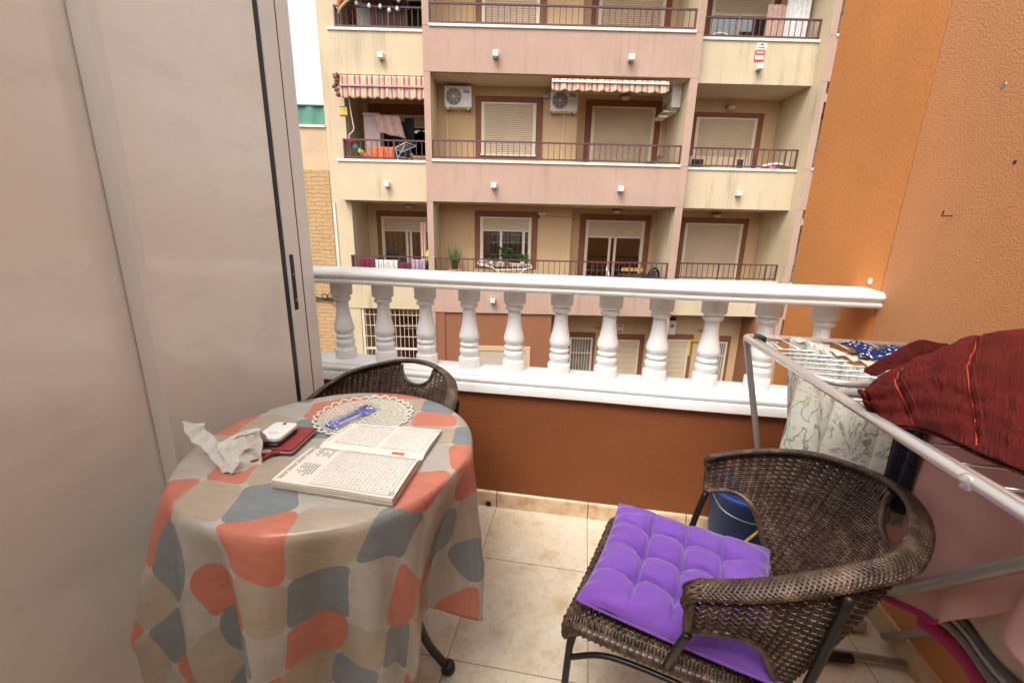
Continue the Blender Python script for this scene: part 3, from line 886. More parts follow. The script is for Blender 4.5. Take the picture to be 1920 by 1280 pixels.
def valance(u0,u1,w,zt,zb_,bar,name,label,mat,scall=.045,n=9,top=.12, barmat=None):
    a = fac_thing(name,label,'awning',u0,w,0)
    L = u1-u0
    def fn(i,j):
        z = zt+(zb_-zt)*j
        if j > .5: z += scall*abs(math.sin(PI*n*i))*((j-.5)*2)*-1+scall*((j-.5)*2)
        return (L*i, .012*math.sin(i*43)*j - .03*j + .008*math.sin(i*97+1), z)
    MB().grid(fn, 160, 10).build('valance', mat, a, smooth=True, solid=.004)
    MB().grid(lambda i,j:(L*i,.02+.75*j,zt-.0+ .10*j-.03*math.sin(PI*j)),40,6).build('canopy', mat, a, smooth=True, solid=.004)
    MB().box(0,L,-.05,-.018,bar-.022,bar+.022).build('front_bar', barmat or M['white_plastic'], a, bevel=.008)
    MB().tube([(.04,0,bar),(.04,.5,bar+.1)],.02,6).tube([(L-.04,0,bar),(L-.04,.5,bar+.1)],.02,6).build('arm', M['galv'], a)
    return a
valance(-1.05,1.75,-.02,4.735,4.455,4.665,'striped_awning','short pink and cream striped awning with a white bar in the middle bay',M['awning'])
al = valance(-6.20,-4.13,.20,4.76,4.24,4.525,'striped_awning','deep pink and cream striped awning at the left balcony, with a pink bar',M['awning'],barmat=simple('pink_bar_paint',(.50,.24,.24),.5))
MB().tube(catmull([(-.02,0,4.78),(-.10,.0,4.70),(-.06,0,4.60),(-.14,0,4.52),(-.08,0,4.42),(-.04,.0,4.28)],5), lambda i:.05+.02*math.sin(i*1.7), 8).build('bundled_cloth', simple('brown_bundled_canvas',(.22,.10,.07),.9,.4,20), al, smooth=True)
tb = fac_thing('orange_awning','slack orange striped canvas drooping over the top left balcony railing','awning',-6.15,.28,0)
def slack(i,j):
    hem = 6.05+.38*min(1,(i*4))**.6+.12*i
    return (1.95*i+.02, -.05-.25*math.sin(PI*min(1,j*1.2))*(.5+.5*i)+.9*j*j, hem+(7.2-hem)*j)
MB().grid(slack, 40, 14).build('canvas', M['awning_orange'], tb, smooth=True, solid=.006)
MB().tube([slack(i/40,0) for i in range(41)], .028, 8).build('hem', simple('beige_hem',(.52,.40,.26),.8), tb, smooth=True)
tb2 = fac_thing('striped_awning','sliver of a pink striped awning beyond the right pillar, upper floor','awning',5.60,.05,0)
MB().box(0,2.5,0,.02,4.40,4.62).build('valance', M['awning'], tb2)
MB().box(0,2.5,-.04,-.001,4.62,4.66).build('front_bar', M['band'], tb2)
tb3 = fac_thing('striped_awning','sliver of a pink striped awning beyond the right pillar, lower floor','awning',5.60,.05,0)
MB().box(0,2.5,0,.02,1.50,1.70).build('valance', M['awning'], tb3)
MB().box(0,2.5,-.04,-.001,1.70,1.80).build('front_bar', M['band'], tb3)

# signs
def sign_rows(rows, parent, mat, name='lettering'):
    m = MB()
    for (x0,x1,z0,z1) in rows: m.box(x0,x1,-.012,-.0085,z0,z1)
    return m.build(name, mat, parent)
def text_obj(body, size, mat, parent, loc, rot, name='lettering', align='CENTER', ext=.0, sx=1.0):
    cu = bpy.data.curves.new('tmp_text','FONT'); cu.body = body; cu.size = size; cu.align_x = align; cu.extrude = ext; cu.resolution_u = 1
    to = bpy.data.objects.new('tmp_text', cu); COL.objects.link(to)
    dg = bpy.context.evaluated_depsgraph_get(); dg.update()
    me = bpy.data.meshes.new_from_object(to.evaluated_get(dg))
    me.name = name
    COL.objects.unlink(to); bpy.data.objects.remove(to)
    me.materials.clear(); me.materials.append(mat)
    if sx != 1.0: me.transform(Matrix.Diagonal((sx,1,1,1)))
    o = bpy.data.objects.new(name, me); link(o, parent); o.location = loc; o.rotation_euler = rot
    return o
sg = fac_thing('white_sign','small white sign directly under the coping of the right balcony','sign',3.90,WS,5.62)
MB().box(0,.24,-.008,-.001,-.05,.10).build('board', M['coping'], sg)
sign_rows([(.09,.16,.045,.075),(.04,.20,-.015,.0)], sg, M['ink'])
sg = fac_thing('for_sale_sign','small red and white sign with a phone number panel on the cream parapet','sign',3.875,WS,5.36)
MB().box(0,.24,-.008,-.001,-.05,.19).build('board', simple('red_sign_board',(.50,.06,.07),.5), sg)
sign_rows([(.03,.21,.13,.165)], sg, simple('pale_pink_print',(.75,.45,.42),.6))
sign_rows([(.02,.09,.0,.09),(.10,.15,.0,.09),(.16,.22,.0,.09)], sg, M['coping'], 'number_panel')
sg = fac_thing('alarm_sign','yellow and black alarm sign on the cream wall under the left awning','sign',-6.40,.598,3.99)
MB().box(0,.19,-.01,-.001,-.04,.18).build('board', M['yellow'], sg)
sign_rows([(0,.19,.155,.18)], sg, M['ink'], 'border'); sign_rows([(0,.19,-.04,-.015)], sg, M['ink'], 'border'); sign_rows([(.04,.15,.10,.11)], sg, M['ink'])
sg = fac_thing('small_sign','little white and red sign above the ground floor door shutters','sign',1.28,1.0,-1.60)
MB().box(0,.2,-.01,-.001,-.10,.17).build('board', M['coping'], sg)
sign_rows([(.03,.17,-.08,-.02)], sg, M['ink_red']); sign_rows([(.05,.15,.09,.13)], sg, M['ink'], 'print')
sg = fac_thing('alarm_siren','white and red alarm box on the ground floor wall between balusters','alarm',2.80,1.0,-1.60)
MB().box(0,.22,-.09,0,-.10,.33).build('box', M['white_plastic'], sg, bevel=.012)
MB().lathe([(.055,0),(.05,-.01)],16,(.11,-.09,.17),'y').build('emblem', simple('red_brown_emblem',(.4,.12,.06),.5), sg)
MB().box(.03,.19,-.11,0,.34,.42).build('siren_lamp', M['dark'], sg)
for (u,t) in ((.62,'left'),(3.72,'right')):
    s = fac_thing('flood_lamp', 'slim bracket lamp over the ground floor doors, the '+t+'-hand one', 'lamp', u, 1.0, -1.55)
    MB().box(0,.34,-.10,-.05,0,.03).box(.15,.19,-.05,0,-.02,.02).build('housing', M['galv'], s, bevel=.005)
tp = fac_thing('yellow_tape','yellow tape stuck round the ground floor door corner','tape',3.50,.945,0)
MB().box(0,.34,-.01,0,-1.90,-1.84).box(0,.05,-.01,0,-2.35,-1.901).build('tape_strip', M['yellow'], tp)

# ---- clutter on opposite balconies
def sheet(fn, nu, nv, name, mat, parent=None, th=.006, uv=True, smooth=True):
    m = MB().grid(fn, nu, nv, (lambda i,j:(i,j)) if uv else None)
    return m.build(name, mat, parent, smooth=smooth, solid=th)
def cloth_thing(name,label,u,w,u1,z0,z1,mat,folds=5,amp=.02,cat='laundry',droop=0.0,group=None,skew=0):
    t = fac_thing(name,label,cat,u,w,0,group)
    L = u1-u
    sheet(lambda i,j:(L*i+skew*j, amp*math.sin(i*folds*2*PI+j)*(.4+j), z1+(z0-z1)*j-droop*i*j+.01*math.sin(i*11)*j), 40, 10, 'cloth', mat, t)
    return t
cn = lambda n,c: simple(n,c,.9,.15,10,.2,50,.004)
W_=cn('white_laundry',(.78,.76,.74)); BG=cn('burgundy_laundry',(.18,.02,.06)); NV=cn('dark_blue_laundry',(.03,.045,.09)); OR=M['terracotta']
PK=cn('pinkish_cloth',(.62,.40,.33)); LG=cn('lilac_laundry',(.45,.36,.50))
# left balcony, first above
cloth_thing('orange_blanket','orange blanket folded over the inside of the left balcony railing',-5.70,.62,-5.08,2.93,3.24,OR,3)
t=fac_thing('white_board','tall pale board leaning on the wall of the left balcony','board',-5.92,.95,0)
MB().box(0,.42,0,.03,2.9,4.05).box(-.02,.44,-.01,.04,4.051,4.12).build('panel', simple('pale_pink_board',(.50,.40,.37),.6), t, bevel=.01)
cloth_thing('hanging_cloth','peach cloth with a leaf print hanging in a slant in the left balcony',-5.62,.85,-4.95,3.62,4.05,PK,3,.03,skew=.15,droop=.12)
cloth_thing('hanging_trousers','dark blue trousers hanging behind the peach cloth',-5.25,1.2,-4.80,3.1,3.98,NV,3)
cloth_thing('hanging_shirt','black shirt hanging beside the dark blue trousers',-4.86,1.1,-4.62,3.35,4.05,cn('black_laundry',(.02,.02,.022)),2)
t=fac_thing('folded_parasol','folded red, teal and yellow parasol leaning on the left railing','parasol',-6.26,.50,0)
for q,(c,a,b) in enumerate((((.42,.03,.05),0,.28),((.06,.30,.33),.26,.5),((.66,.55,.10),.48,.72),((.60,.12,.07),.70,1.0))):
    MB().tube([(.02+.55*s_,.05*s_,3.38-.46*s_) for s_ in (a,(a+b)/2,b)], lambda i:.055+.01*i, 10).build('canopy_panel', cn('parasol_cloth_%d'%q,c), t, smooth=True)
MB().tube([(-.02,0,3.42),(.62,.06,2.88)],.012,6).build('pole', M['white_plastic'], t)
t=fac_thing('drying_stand','white folding laundry stand on the left balcony behind the railing','laundry stand',-5.07,.60,0)
m=MB().tube([(0,0,3.2),(.33,.0,3.36),(.58,.1,3.3),(.2,.1,3.14),(0,0,3.2)],.012,6)
for i in range(6): m.tube([(.04+.3*i/6,0,3.21+.14*i/6),(.24+.3*i/6,.1,3.16+.12*i/6)],.005,5)
m.tube([(.05,0,3.2),(.12,0,2.88)],.01,6).tube([(.3,.0,3.3),(.05,0,2.88)],.01,6)
m.build('frame', M['white_plastic'], t)
t=fac_thing('cardboard_box','brown cardboard box on the left balcony','box',-4.60,.7,2.86)
MB().box(0,.42,0,.3,0,.20).box(-.06,.0,0,.3,.2,.26).build('carton', simple('cardboard',(.42,.25,.11),.9,.2), t)
t=fac_thing('awning_crank','thin white crank rod hanging below the left awning','crank',-6.08,.40,0)
MB().tube([(0,0,4.4),(.03,0,4.0),(.08,0,3.62),(.05,0,3.55),(-.06,0,3.46),(-.05,0,3.3)],.012,6).build('rod', M['pipe'], t)
# left balcony, top row
t=fac_thing('curtain_wall','pale curtains and a white panel behind the top left railing','curtain',-5.95,1.0,0)
MB().box(.0,.32,0,.02,5.8,6.6).build('white_panel', simple('pale_blue_panel',(.55,.60,.62),.5), t)
sheet(lambda i,j:(.33+.95*i,.03*math.sin(i*40),5.8+.9*j),80,1,'curtain',simple('mauve_curtain',(.36,.26,.24),.9),t)
MB().box(1.30,1.75,.05,.07,5.7,6.7).build('dark_opening', M['dark'], t)
bl = fac_thing('string_lights','string of six white globe bulbs hanging along the top left railing','lights',0,.34,0)
pts=[(-5.72,6.31),(-5.42,6.26),(-5.16,6.25),(-4.95,6.18),(-4.76,6.21),(-4.72,6.39)]
for (u,z) in pts: MB().lathe([(.001,-.045),(.03,-.034),(.045,0),(.03,.034),(.012,.046),(.012,.06)],14,(u,-.02,z)).build('bulb', M['white_gloss'], bl, smooth=True)
MB().tube(catmull([(u,0,z+.06) for u,z in pts],6),.006,5).build('wire', M['cable'], bl)
# centre middle row
t=fac_thing('sun_lounger','low dark lounger lying behind the middle railing at right','lounger',1.42,.55,2.86)
MB().tube([(0,0,.10),(.38,0,.16),(.62,0,.38)],.03,8,flat=(Vector((0,0,1)),.5)).tube([(0,.4,.10),(.38,.4,.16),(.62,.4,.38)],.03,8).build('frame', M['black'], t)
MB().grid(lambda i,j:( .38*min(1,i*1.6)+.26*max(0,i-.62)/.38, .4*j, .11+.05*min(1,i*1.6)+.22*max(0,i-.62)/.38),16,4).build('seat', simple('dark_mesh_fabric',(.03,.03,.04),.8), t, solid=.01)
# right middle
t=fac_thing('storage_box','brown plastic storage cupboard with dark openings on the right balcony','cupboard',2.80,.95,2.2)
MB().box(0,1.62,0,.3,0,1.06).build('body', simple('beige_cupboard',(.46,.33,.22),.7), t, bevel=.01)
MB().box(.10,.42,-.01,-.001,.74,.98).build('opening', M['dark'], t)
MB().box(1.34,1.50,-.01,-.001,.5,1.0).build('opening', M['dark'], t)
t=fac_thing('dark_tray','dark flat tray behind the right balcony railing','tray',2.60,.62,2.88)
MB().box(0,.75,0,.3,0,.07).build('tray_body', simple('purple_black_plastic',(.05,.03,.045),.5), t, bevel=.02)
t=fac_thing('plastic_sled','grey-white upturned plastic tub at the right end of the balcony','tub',4.50,.60,2.86)
MB().grid(lambda i,j:(.9*i, .35*j, .05+.20*math.sin(PI*min(1,i*.75+.02))*math.sin(PI*(.1+.8*j))**.4),20,8).build('tub_shell', simple('pale_grey_plastic',(.55,.56,.53),.4), t, smooth=True, solid=.012)
t=fac_thing('pink_basin','small pink basin beside the grey-white tub','basin',4.70,.50,2.84)
MB().lathe([(.10,0),(.16,.12),(.15,.12),(.095,.01)],20,(.1,.0,0)).build('basin_body', simple('hot_pink_plastic',(.62,.06,.22),.4), t, smooth=True)
# right top
cloth_thing('white_dress','long white dress hanging at the right end of the top right balcony',4.72,.75,5.30,5.80,7.2,W_,5,.05,skew=.0)
cloth_thing('lace_cloth','pinkish lace cloth hanging beside the white dress',4.30,.85,4.78,5.8,6.75,PK,4,.03,droop=-.25)
t=fac_thing('folding_chair','chair with a curved white back behind the top right railing','chair',2.85,.70,5.05)
MB().tube([(.02+.27-.27*math.cos(a),0,.82+.18*math.sin(a)) for a in [PI*i/14 for i in range(15)]],.022,8).tube([(.02,0,.82),(.02,0,0)],.015,6).tube([(.56,0,.82),(.56,0,0)],.015,6).build('back_frame', M['white_plastic'], t)
MB().box(.03,.55,-.02,.4,.42,.46).build('seat', simple('brown_seat',(.15,.1,.08),.7), t)
# lower row left
cloth_thing('white_sheet','white sheet drying behind the lower left railing',-5.72,.62,-5.10,-.05,.33,W_,4,group=None)
cloth_thing('burgundy_towel','burgundy towel drying next to the white sheet',-5.08,.62,-4.72,-.05,.27,BG,2)
cloth_thing('lilac_shirts','lilac and white patterned shirts drying at the right of the burgundy towel',-4.70,.62,-4.32,-.05,.36,LG,4)
cloth_thing('maroon_cloth','maroon cloth drying at the left end of the lower left balcony',-6.15,.62,-5.74,-.05,.38,BG,3)
cloth_thing('pink_curtain','narrow pale pink cloth hanging beside the left pillar',-4.52,1.0,-4.36,.2,1.38,PK,2)
t=fac_thing('green_bottle','bright green watering bottle hanging by the left pillar','bottle',-4.25,.60,.45)
MB().lathe([(.05,-.13),(.065,-.12),(.068,.0),(.05,.09),(.02,.13),(.02,.17)],16).build('bottle_body', simple('lime_green_plastic',(.28,.55,.04),.4), t, smooth=True)
# plants
def leafy(m, n, r, h, zc, leaf, rnd, flat=.7):
    for i in range(n):
        a = rnd.random()*2*PI; q = rnd.random()**.5*r; z = zc+(rnd.random()-.5)*h
        c = Vector((q*math.cos(a), q*math.sin(a), z))
        d = Vector((rnd.random()-.5, rnd.random()-.5, rnd.random()-.2)).normalized()
        s = d.orthogonal().normalized()
        l = leaf*(.6+.8*rnd.random())
        m.add([c, c+d*l*.5+s*l*.35, c+d*l, c+d*l*.5-s*l*.35],[(0,1,2,3)])
green = simple('dark_green_leaves',(.035,.075,.025),.5,.4,20); green2 = simple('mid_green_leaves',(.06,.14,.035),.5,.35,20)
potm = simple('pale_pink_pot',(.62,.30,.28),.6)
rnd = random.Random(3)
t=fac_thing('potted_aloe','spiky aloe in a pink pot behind the middle railing','plant',-3.50,.55,-.30)
MB().lathe([(.14,0),(.2,.40),(.21,.42),(.18,.42)],20).build('pot', potm, t, smooth=True)
m=MB()
for i in range(16):
    a=rnd.random()*2*PI; q=.05+.12*rnd.random(); h=.45+.3*rnd.random()
    m.tube([(.03*math.cos(a),.03*math.sin(a),.40),(q*math.cos(a),q*math.sin(a),.40+h*.6),(q*1.3*math.cos(a),q*1.3*math.sin(a),.40+h)], lambda i:(.026,.02,.003)[i],5)
m.build('leaves', green2, t, smooth=True)
for (u,r,h,zc,c,lab) in ((-2.50,.13,.16,.14,green,'low round dark plant on the window sill, left of three'),(-2.06,.20,.30,.27,green,'tall bushy dark plant on the window sill, middle of three'),(-1.60,.15,.15,.15,green2,'spreading green plant on the window sill, right of three')):
    t=fac_thing('potted_plant',lab,'plant',u,.85,.26,'plants on the window sill')
    MB().lathe([(.055,-.02),(.075,.10),(.07,.10)],14).build('pot', M['white_plastic'] if zc<.2 else simple('brown_pot',(.2,.1,.06),.7), t, smooth=True)
    m=MB(); leafy(m, 150, r, h, zc+.04, .07, rnd); m.tube([(0,0,.08),(0,0,zc)],.01,5); m.build('foliage', c, t)
t=fac_thing('drying_rack','white folding drying rack below the window with the plants','drying rack',-2.85,.45,0)
m=MB().tube([(0,0,.30),(.42,0,.20),(.50,.0,.14),(1.2,0,.17),(1.50,.0,.22),(1.5,.4,.26),(.0,.4,.36),(0,0,.30)],.014,6)
for i in range(9): m.tube([(.1+1.3*i/9,0,.21),(.1+1.3*i/9,.4,.28)],.006,5)
m.tube([(.5,0,.15),(1.2,.0,-.5)],.014,6).tube([(1.3,0,.18),(.6,.0,-.5)],.014,6).build('frame', M['white_gloss'], t)
t=fac_thing('patio_table','dark patio table behind the middle railing in front of the glass door','table',1.15,.75,-.70)
MB().lathe([(.01,.74),(.45,.74),(.45,.77),(.01,.77)],28,(.4,0,0)).build('tabletop', M['black'], t)
MB().tube([(.4,0,0),(.4,0,.74)],.03,8).build('leg', M['black'], t)
t=fac_thing('patio_chair','chair with a yellow slatted back beyond the patio table','chair',1.30,1.1,-.70)
MB().box(0,.34,0,.03,.83,.93).box(.36,.62,0,.03,.83,.93).box(0,.62,0,.03,.68,.72).build('backrest', simple('yellow_wood',(.66,.42,.14),.6), t)
MB().box(-.02,.64,-.4,0,.40,.44).build('seat', simple('yellow_wood_seat',(.6,.38,.13),.6), t)
t=fac_thing('rounded_chair','dark rounded chair back at the right end of the middle balcony','chair',2.10,.65,-.70)
MB().tube([(.18*math.cos(a)*(1),0,.55+.42*math.sin(a)) for a in [PI*i/16 for i in range(17)]],.035,8).build('back_frame', M['black'], t, smooth=True)
MB().grid(lambda i,j:(-.16+.32*i,.02,.55+.36*math.sin(PI*max(.02,min(.98,i)))*j),12,6).build('backrest', simple('dark_grey_fabric',(.04,.035,.035),.8), t, solid=.02)
MB().box(-.2,.2,-.1,.35,.40,.46).build('seat', M['black'], t)
t=fac_thing('paper_bag','small cream paper standing on the railing by the glass door','paper',.70,.40,.0)
MB().tube([(.0,0,.30),(.02,0,.22),(.06,0,.12),(.07,0,.0)],lambda i:(.01,.03,.035,.03)[i],8).build('paper_fold', W_, t)

# ---- lower neighbouring building at the left
nb = fac_thing('stone_clad_building','low neighbouring building with split-stone cladding at far left','building',0,0,0)
MB().box(-14,-6.805,.58,1.0,BOT,2.64).build('stone_cladding', M['stone'], nb)
MB().box(-14,-6.805,.60,1.0,2.641,3.66).build('upper_wall', simple('peach_render',(.60,.42,.26),.9,.08,2,.3,80,.004), nb)
MB().box(-14,-6.805,.56,1.02,3.661,3.72).build('coping', M['coping'], nb)
MB().box(-14,-6.82,3.0,12,BOT,2.2).build('rear_wing', M['cream'], nb)
fn_ = fac_thing('corrugated_fence','green corrugated metal fence on top of the low stone-clad building','fence',-14,.75,3.73)
m=MB(); n=300
m.grid(lambda i,j:(7.18*i, .025*math.sin(i*n*.35), .46*j), 600, 1)
m.build('corrugated_sheet', M['green_panel'], fn_, solid=.004)
MB().box(-0,7.18,-.04,.03,.46,.49).build('top_rail', simple('dark_green_metal',(.03,.10,.07),.5), fn_)
cp = fac_thing('cable_duct','white vertical cable duct at the edge of the cream wall','duct',-6.735,.598,0)
MB().box(-.02,.03,-.03,0,-.3,1.83).build('duct_strip', M['pipe'], cp)
cb = fac_thing('cable_bundle','tangled black cables looped across the stone wall','cables',-7.55,.54,-.80)
m=MB()
for k in range(5):
    m.tube(catmull([(-.4+.25*i, .01*k, .03*math.sin(i*2.1+k*1.3)+.016*k+(-.03*i*.3)) for i in range(7)],5),.011,6)
m.tube([(.36+.085*math.cos(a),-.02,.09+.075*math.sin(a)) for a in [2*PI*i/20 for i in range(20)]],.010,6,True)
m.tube([(.53+.075*math.cos(a),-.03,.08+.085*math.sin(a)) for a in [2*PI*i/20 for i in range(20)]],.010,6,True)
m.tube(catmull([(.3,0,.0),(.5,-.02,-.05),(.6,-.02,-.16),(.72,0,-.18)],5),.009,6)
m.build('cables', M['cable'], cb, smooth=True)
cb2 = fac_thing('telephone_wire','thin wire strung along the wall beside the glass door frame','wire',-1.0,1.40,1.62)
MB().tube(catmull([(0,-.4,0),(.75,-.4,-.03),(.8,0,-.05),(3.0,0,-.06),(3.1,0,-.3),(3.05,0,-1.2)],6),.006,5).build('wire', simple('brown_wire',(.2,.12,.07),.7), cb2)
#@@NEAR
# glyphs for the printed letter grid: built once per letter from the built-in font
_G = {}
def GLYPH(ch):
    if ch in _G: return _G[ch]
    cu = bpy.data.curves.new('tmp_text','FONT'); cu.body = ch; cu.size = 1.0; cu.resolution_u = 1
    to = bpy.data.objects.new('tmp_text', cu); COL.objects.link(to)
    dg = bpy.context.evaluated_depsgraph_get(); dg.update()
    me = bpy.data.meshes.new_from_object(to.evaluated_get(dg))
    _G[ch] = ([(v.co.x, v.co.y) for v in me.vertices], [tuple(p.vertices) for p in me.polygons])
    COL.objects.unlink(to); bpy.data.objects.remove(to); bpy.data.meshes.remove(me)
    return _G[ch]
# ================================================================= NEAR OBJECTS
# ---- wicker armchair -------------------------------------------------------
def weave_rows(m, rows, S, Nrm, nst, amp, r, keep=None, flatf=.55, sub=2, par0=0):
    """rows: list of t; strands running along u, alternating over/under nst stakes"""
    for j, row in enumerate(rows):
        run = []; nor = []
        n = nst*sub
        for i in range(n+1):
            u = i/n
            ok = (keep is None) or keep(u, row)
            if ok:
                p = S(u, row); nn = Nrm(u, row)
                a = amp*math.cos(PI*(i/sub)+(PI*((j+par0) % 2) if par0 < 9 else .0)) + (0 if par0 < 9 else .0008*(1 if j % 2 else -1))
                run.append(p+nn*a); nor.append(nn)
            if (not ok or i == n) and len(run) > 1:
                nn_ = nor[:]
                m.tube(run, r, 4, flat=((lambda q: (lambda i: q[i]))(nn_), flatf), caps=False)
                run = []; nor = []
            elif not ok: run = []; nor = []

half = [(.246,.012,.622),(.247,.08,.652),(.233,.15,.682),(.203,.222,.708),(.15,.290,.722),(.075,.326,.738),(0,.337,.743)]
rimP = [(-x,y,z) for (x,y,z) in half] + [(x,y,z) for (x,y,z) in half[::-1][1:]]
lowh = [(.234,.012,.525),(.233,.055,.542),(.224,.095,.545),(.209,.130,.520),(.190,.158,.455),(.150,.178,.405),(.075,.192,.396),(0,.196,.396)]
lowP = [(-x,y,z) for (x,y,z) in lowh] + [(x,y,z) for (x,y,z) in lowh[::-1][1:]]
CT, CB = Curve(rimP, 16), Curve(lowP, 16)
_T = [CT(i/400) for i in range(401)]; _B = [CB(i/400) for i in range(401)]
def shellp(u, d):
    """u along the rim, d metres down from the rim"""
    k = max(0, min(400, u*400)); i = min(399, int(k)); f = k-i
    a = _T[i].lerp(_T[i+1], f); b = _B[i].lerp(_B[i+1], f)
    L = (b-a).length; t = d/L
    p = a.lerp(b, t)
    out = Vector((p.x, p.y-.05, 0)).normalized()
    return p + out*.008*math.sin(PI*max(0, min(1, t))), L
def shellS(u, d): return shellp(u, d)[0]
def shellN(u, d):
    a = shellS(max(0,u-.004), d); b = shellS(min(1,u+.004), d)
    c = shellS(u, d+.006)-shellS(u, d-.006)
    return (b-a).cross(c).normalized()
HW = .068
def hole(u, d):
    x = abs(u-.5)*CT.L
    return x < HW and d < .022+.062*math.sqrt(max(0,1-(x/HW)**2))
def shell_keep(u, d):
    return 0 < d < shellp(u, 0)[1]-.003 and not hole(u, d)
def make_wicker_chair(label, loc, rz):
    ch = thing('wicker_armchair', label, 'chair', loc, rz, 'wicker armchairs')
    # backrest: shell of stakes and weavers
    bk = MB()
    rows = [.010+.0062*j for j in range(62)]
    NST = 96
    weave_rows(bk, rows, shellS, shellN, NST, .0042, .0030, shell_keep, .75, 2, 10)
    bk.build('backrest', M['wicker'], ch, smooth=True)
    sk = MB()
    for i in range(0, NST+1, 2):
        u = i/NST; L = shellp(u, 0)[1]
        d0 = 0
        x = abs(u-.5)*CT.L
        if x < HW: d0 = .024+.062*math.sqrt(1-(x/HW)**2)
        sk.tube([shellS(u, d0+(L-d0)*k/10) for k in range(11)], .0026, 5)
    sk.build('back_stakes', M['wicker'], ch, smooth=True)
    # wrapped edges (lower edge, hole)
    ed = MB()
    ed.tube([_B[i] for i in range(0, 401, 4)], .0075, 8)
    n = 300
    ed.tube([_B[int(400*i/n)] + Vector((0,.0075*math.cos(i*1.7),.0075*math.sin(i*1.7))) for i in range(n)], .0028, 4)
    hp_ = []
    for k in range(25):
        a = PI*k/24; x = HW*math.cos(a); d = .012+.072*math.sin(a)
        hp_.append(shellS(.5+x/CT.L, d))
    ed.tube(hp_, .0065, 8)
    for s in (-1, 1):
        ed.tube([shellS(.5+s*.4999, shellp(.5+s*.4999,0)[1]*k/8) for k in range(9)], .009, 8)
    ed.build('edge_wrapping', M['wicker'], ch, smooth=True)
    # rim: fat core plus diagonal plaits both ways
    rim = MB()
    tipL = [Vector(rimP[0])+Vector((.003,-.004,-.030)), Vector(rimP[0])+Vector((.0,-.009,-.012))]
    tipR = [Vector((-p.x,p.y,p.z)) for p in tipL]
    path = tipL + [CT(i/160) for i in range(2, 159)] + tipR[::-1]
    path = catmull(path, 2)
    m_ = len(path)
    def frame(i):
        a = path[max(0,i-1)]; b = path[min(m_-1,i+1)]
        T = (b-a).normalized()
        out = Vector((path[i].x, path[i].y-.02, 0)); out = (out-T*out.dot(T)).normalized()
        upv = T.cross(out).normalized()
        if upv.z < 0: upv = -upv
        # tilt the band outwards
        return (out*.93+upv*-.37).normalized(), (upv*.93+out*.37).normalized()
    RW, RH = .0160, .0062
    fr = [frame(i) for i in range(m_)]
    vs = []; n = 12
    core = MB()
    for i in range(m_):
        for k in range(n):
            a = 2*PI*k/n; core.v.append(tuple(path[i]+fr[i][0]*RW*.86*math.cos(a)+fr[i][1]*RH*.8*math.sin(a)))
    for i in range(m_-1):
        for k in range(n):
            l = (k+1) % n; core.f.append((i*n+k,i*n+l,(i+1)*n+l,(i+1)*n+k))
    core.f.append(tuple(range(n))); core.f.append(tuple((m_-1)*n+k for k in range(n)))
    core.build('rim_core', M['wicker'], ch, smooth=True)
    ns = 10; turn = 2*PI/26
    for d in (1, -1):
        for s in range(ns):
            pts = []; 
            for i in range(0, m_):
                a = d*turn*i + 2*PI*s/ns
                ph = (d*a*ns/2.0)  # over-under phase
                o = 1+.05*math.cos(ns*turn*i*1.0+PI*(0 if d > 0 else 1)+PI*s)
                pts.append(path[i]+fr[i][0]*RW*math.cos(a)*o+fr[i][1]*RH*math.sin(a)*o*1.05)
            rim.tube(pts, .0030, 5, flat=((lambda q: (lambda i: q[i][1]))(fr), .6))
    rim.build('rim', M['wicker'], ch, smooth=True)
    # seat
    hw = lambda y: .205-.030*max(0,(y+.215)/.40)**2 - (.05*max(0,(y-.07)/.12)**2)
    def seatS(u, y):
        w = hw(y)
        x = (u*2-1)*w
        edge = max(0, (abs(u*2-1)-.90)/.10)
        z = .412-.012*(1-(2*u-1)**2) - .014*edge**2
        f = max(0, (-.180-y)/.035)
        z -= .028*f*f
        return Vector((x, y, z))
    seat = MB()
    ys = [-.214+.0068*j for j in range(60)]
    weave_rows(seat, ys, seatS, lambda u,y: Vector((0,0,1)), 44, .0026, .0032, None, .7, 2)
    seat.build('seat', M['wicker'], ch, smooth=True)
    ss = MB()
    for i in range(37):
        u = i/36
        ss.tube([seatS(u, -.214+.40*k/14) for k in range(15)], .0028, 5)
    ss.build('seat_stakes', M['wicker'], ch, smooth=True)
    se = MB()
    ring = [seatS(0,y) for y in [-.214+.40*k/30 for k in range(31)]] + [seatS(u,.190) for u in [k/20 for k in range(1,20)]] + [seatS(1,y) for y in [.186-.40*k/30 for k in range(31)]] + [seatS(u,-.218) for u in [1-k/20 for k in range(1,20)]]
    ring = [p+Vector((0,0,-.010)) for p in ring]
    se.tube(ring, .0125, 8, True)
    R2 = catmull(ring, 6, True)
    q = []
    for i, p in enumerate(R2):
        T = (R2[(i+1)%len(R2)]-p).normalized(); o = T.cross(Vector((0,0,1))).normalized()
        a = i*1.15; q.append(p+o*.0125*math.cos(a)+Vector((0,0,1))*.0125*math.sin(a))
    se.tube(q, .0034, 4, True)
    se.build('seat_rim', M['wicker'], ch, smooth=True)
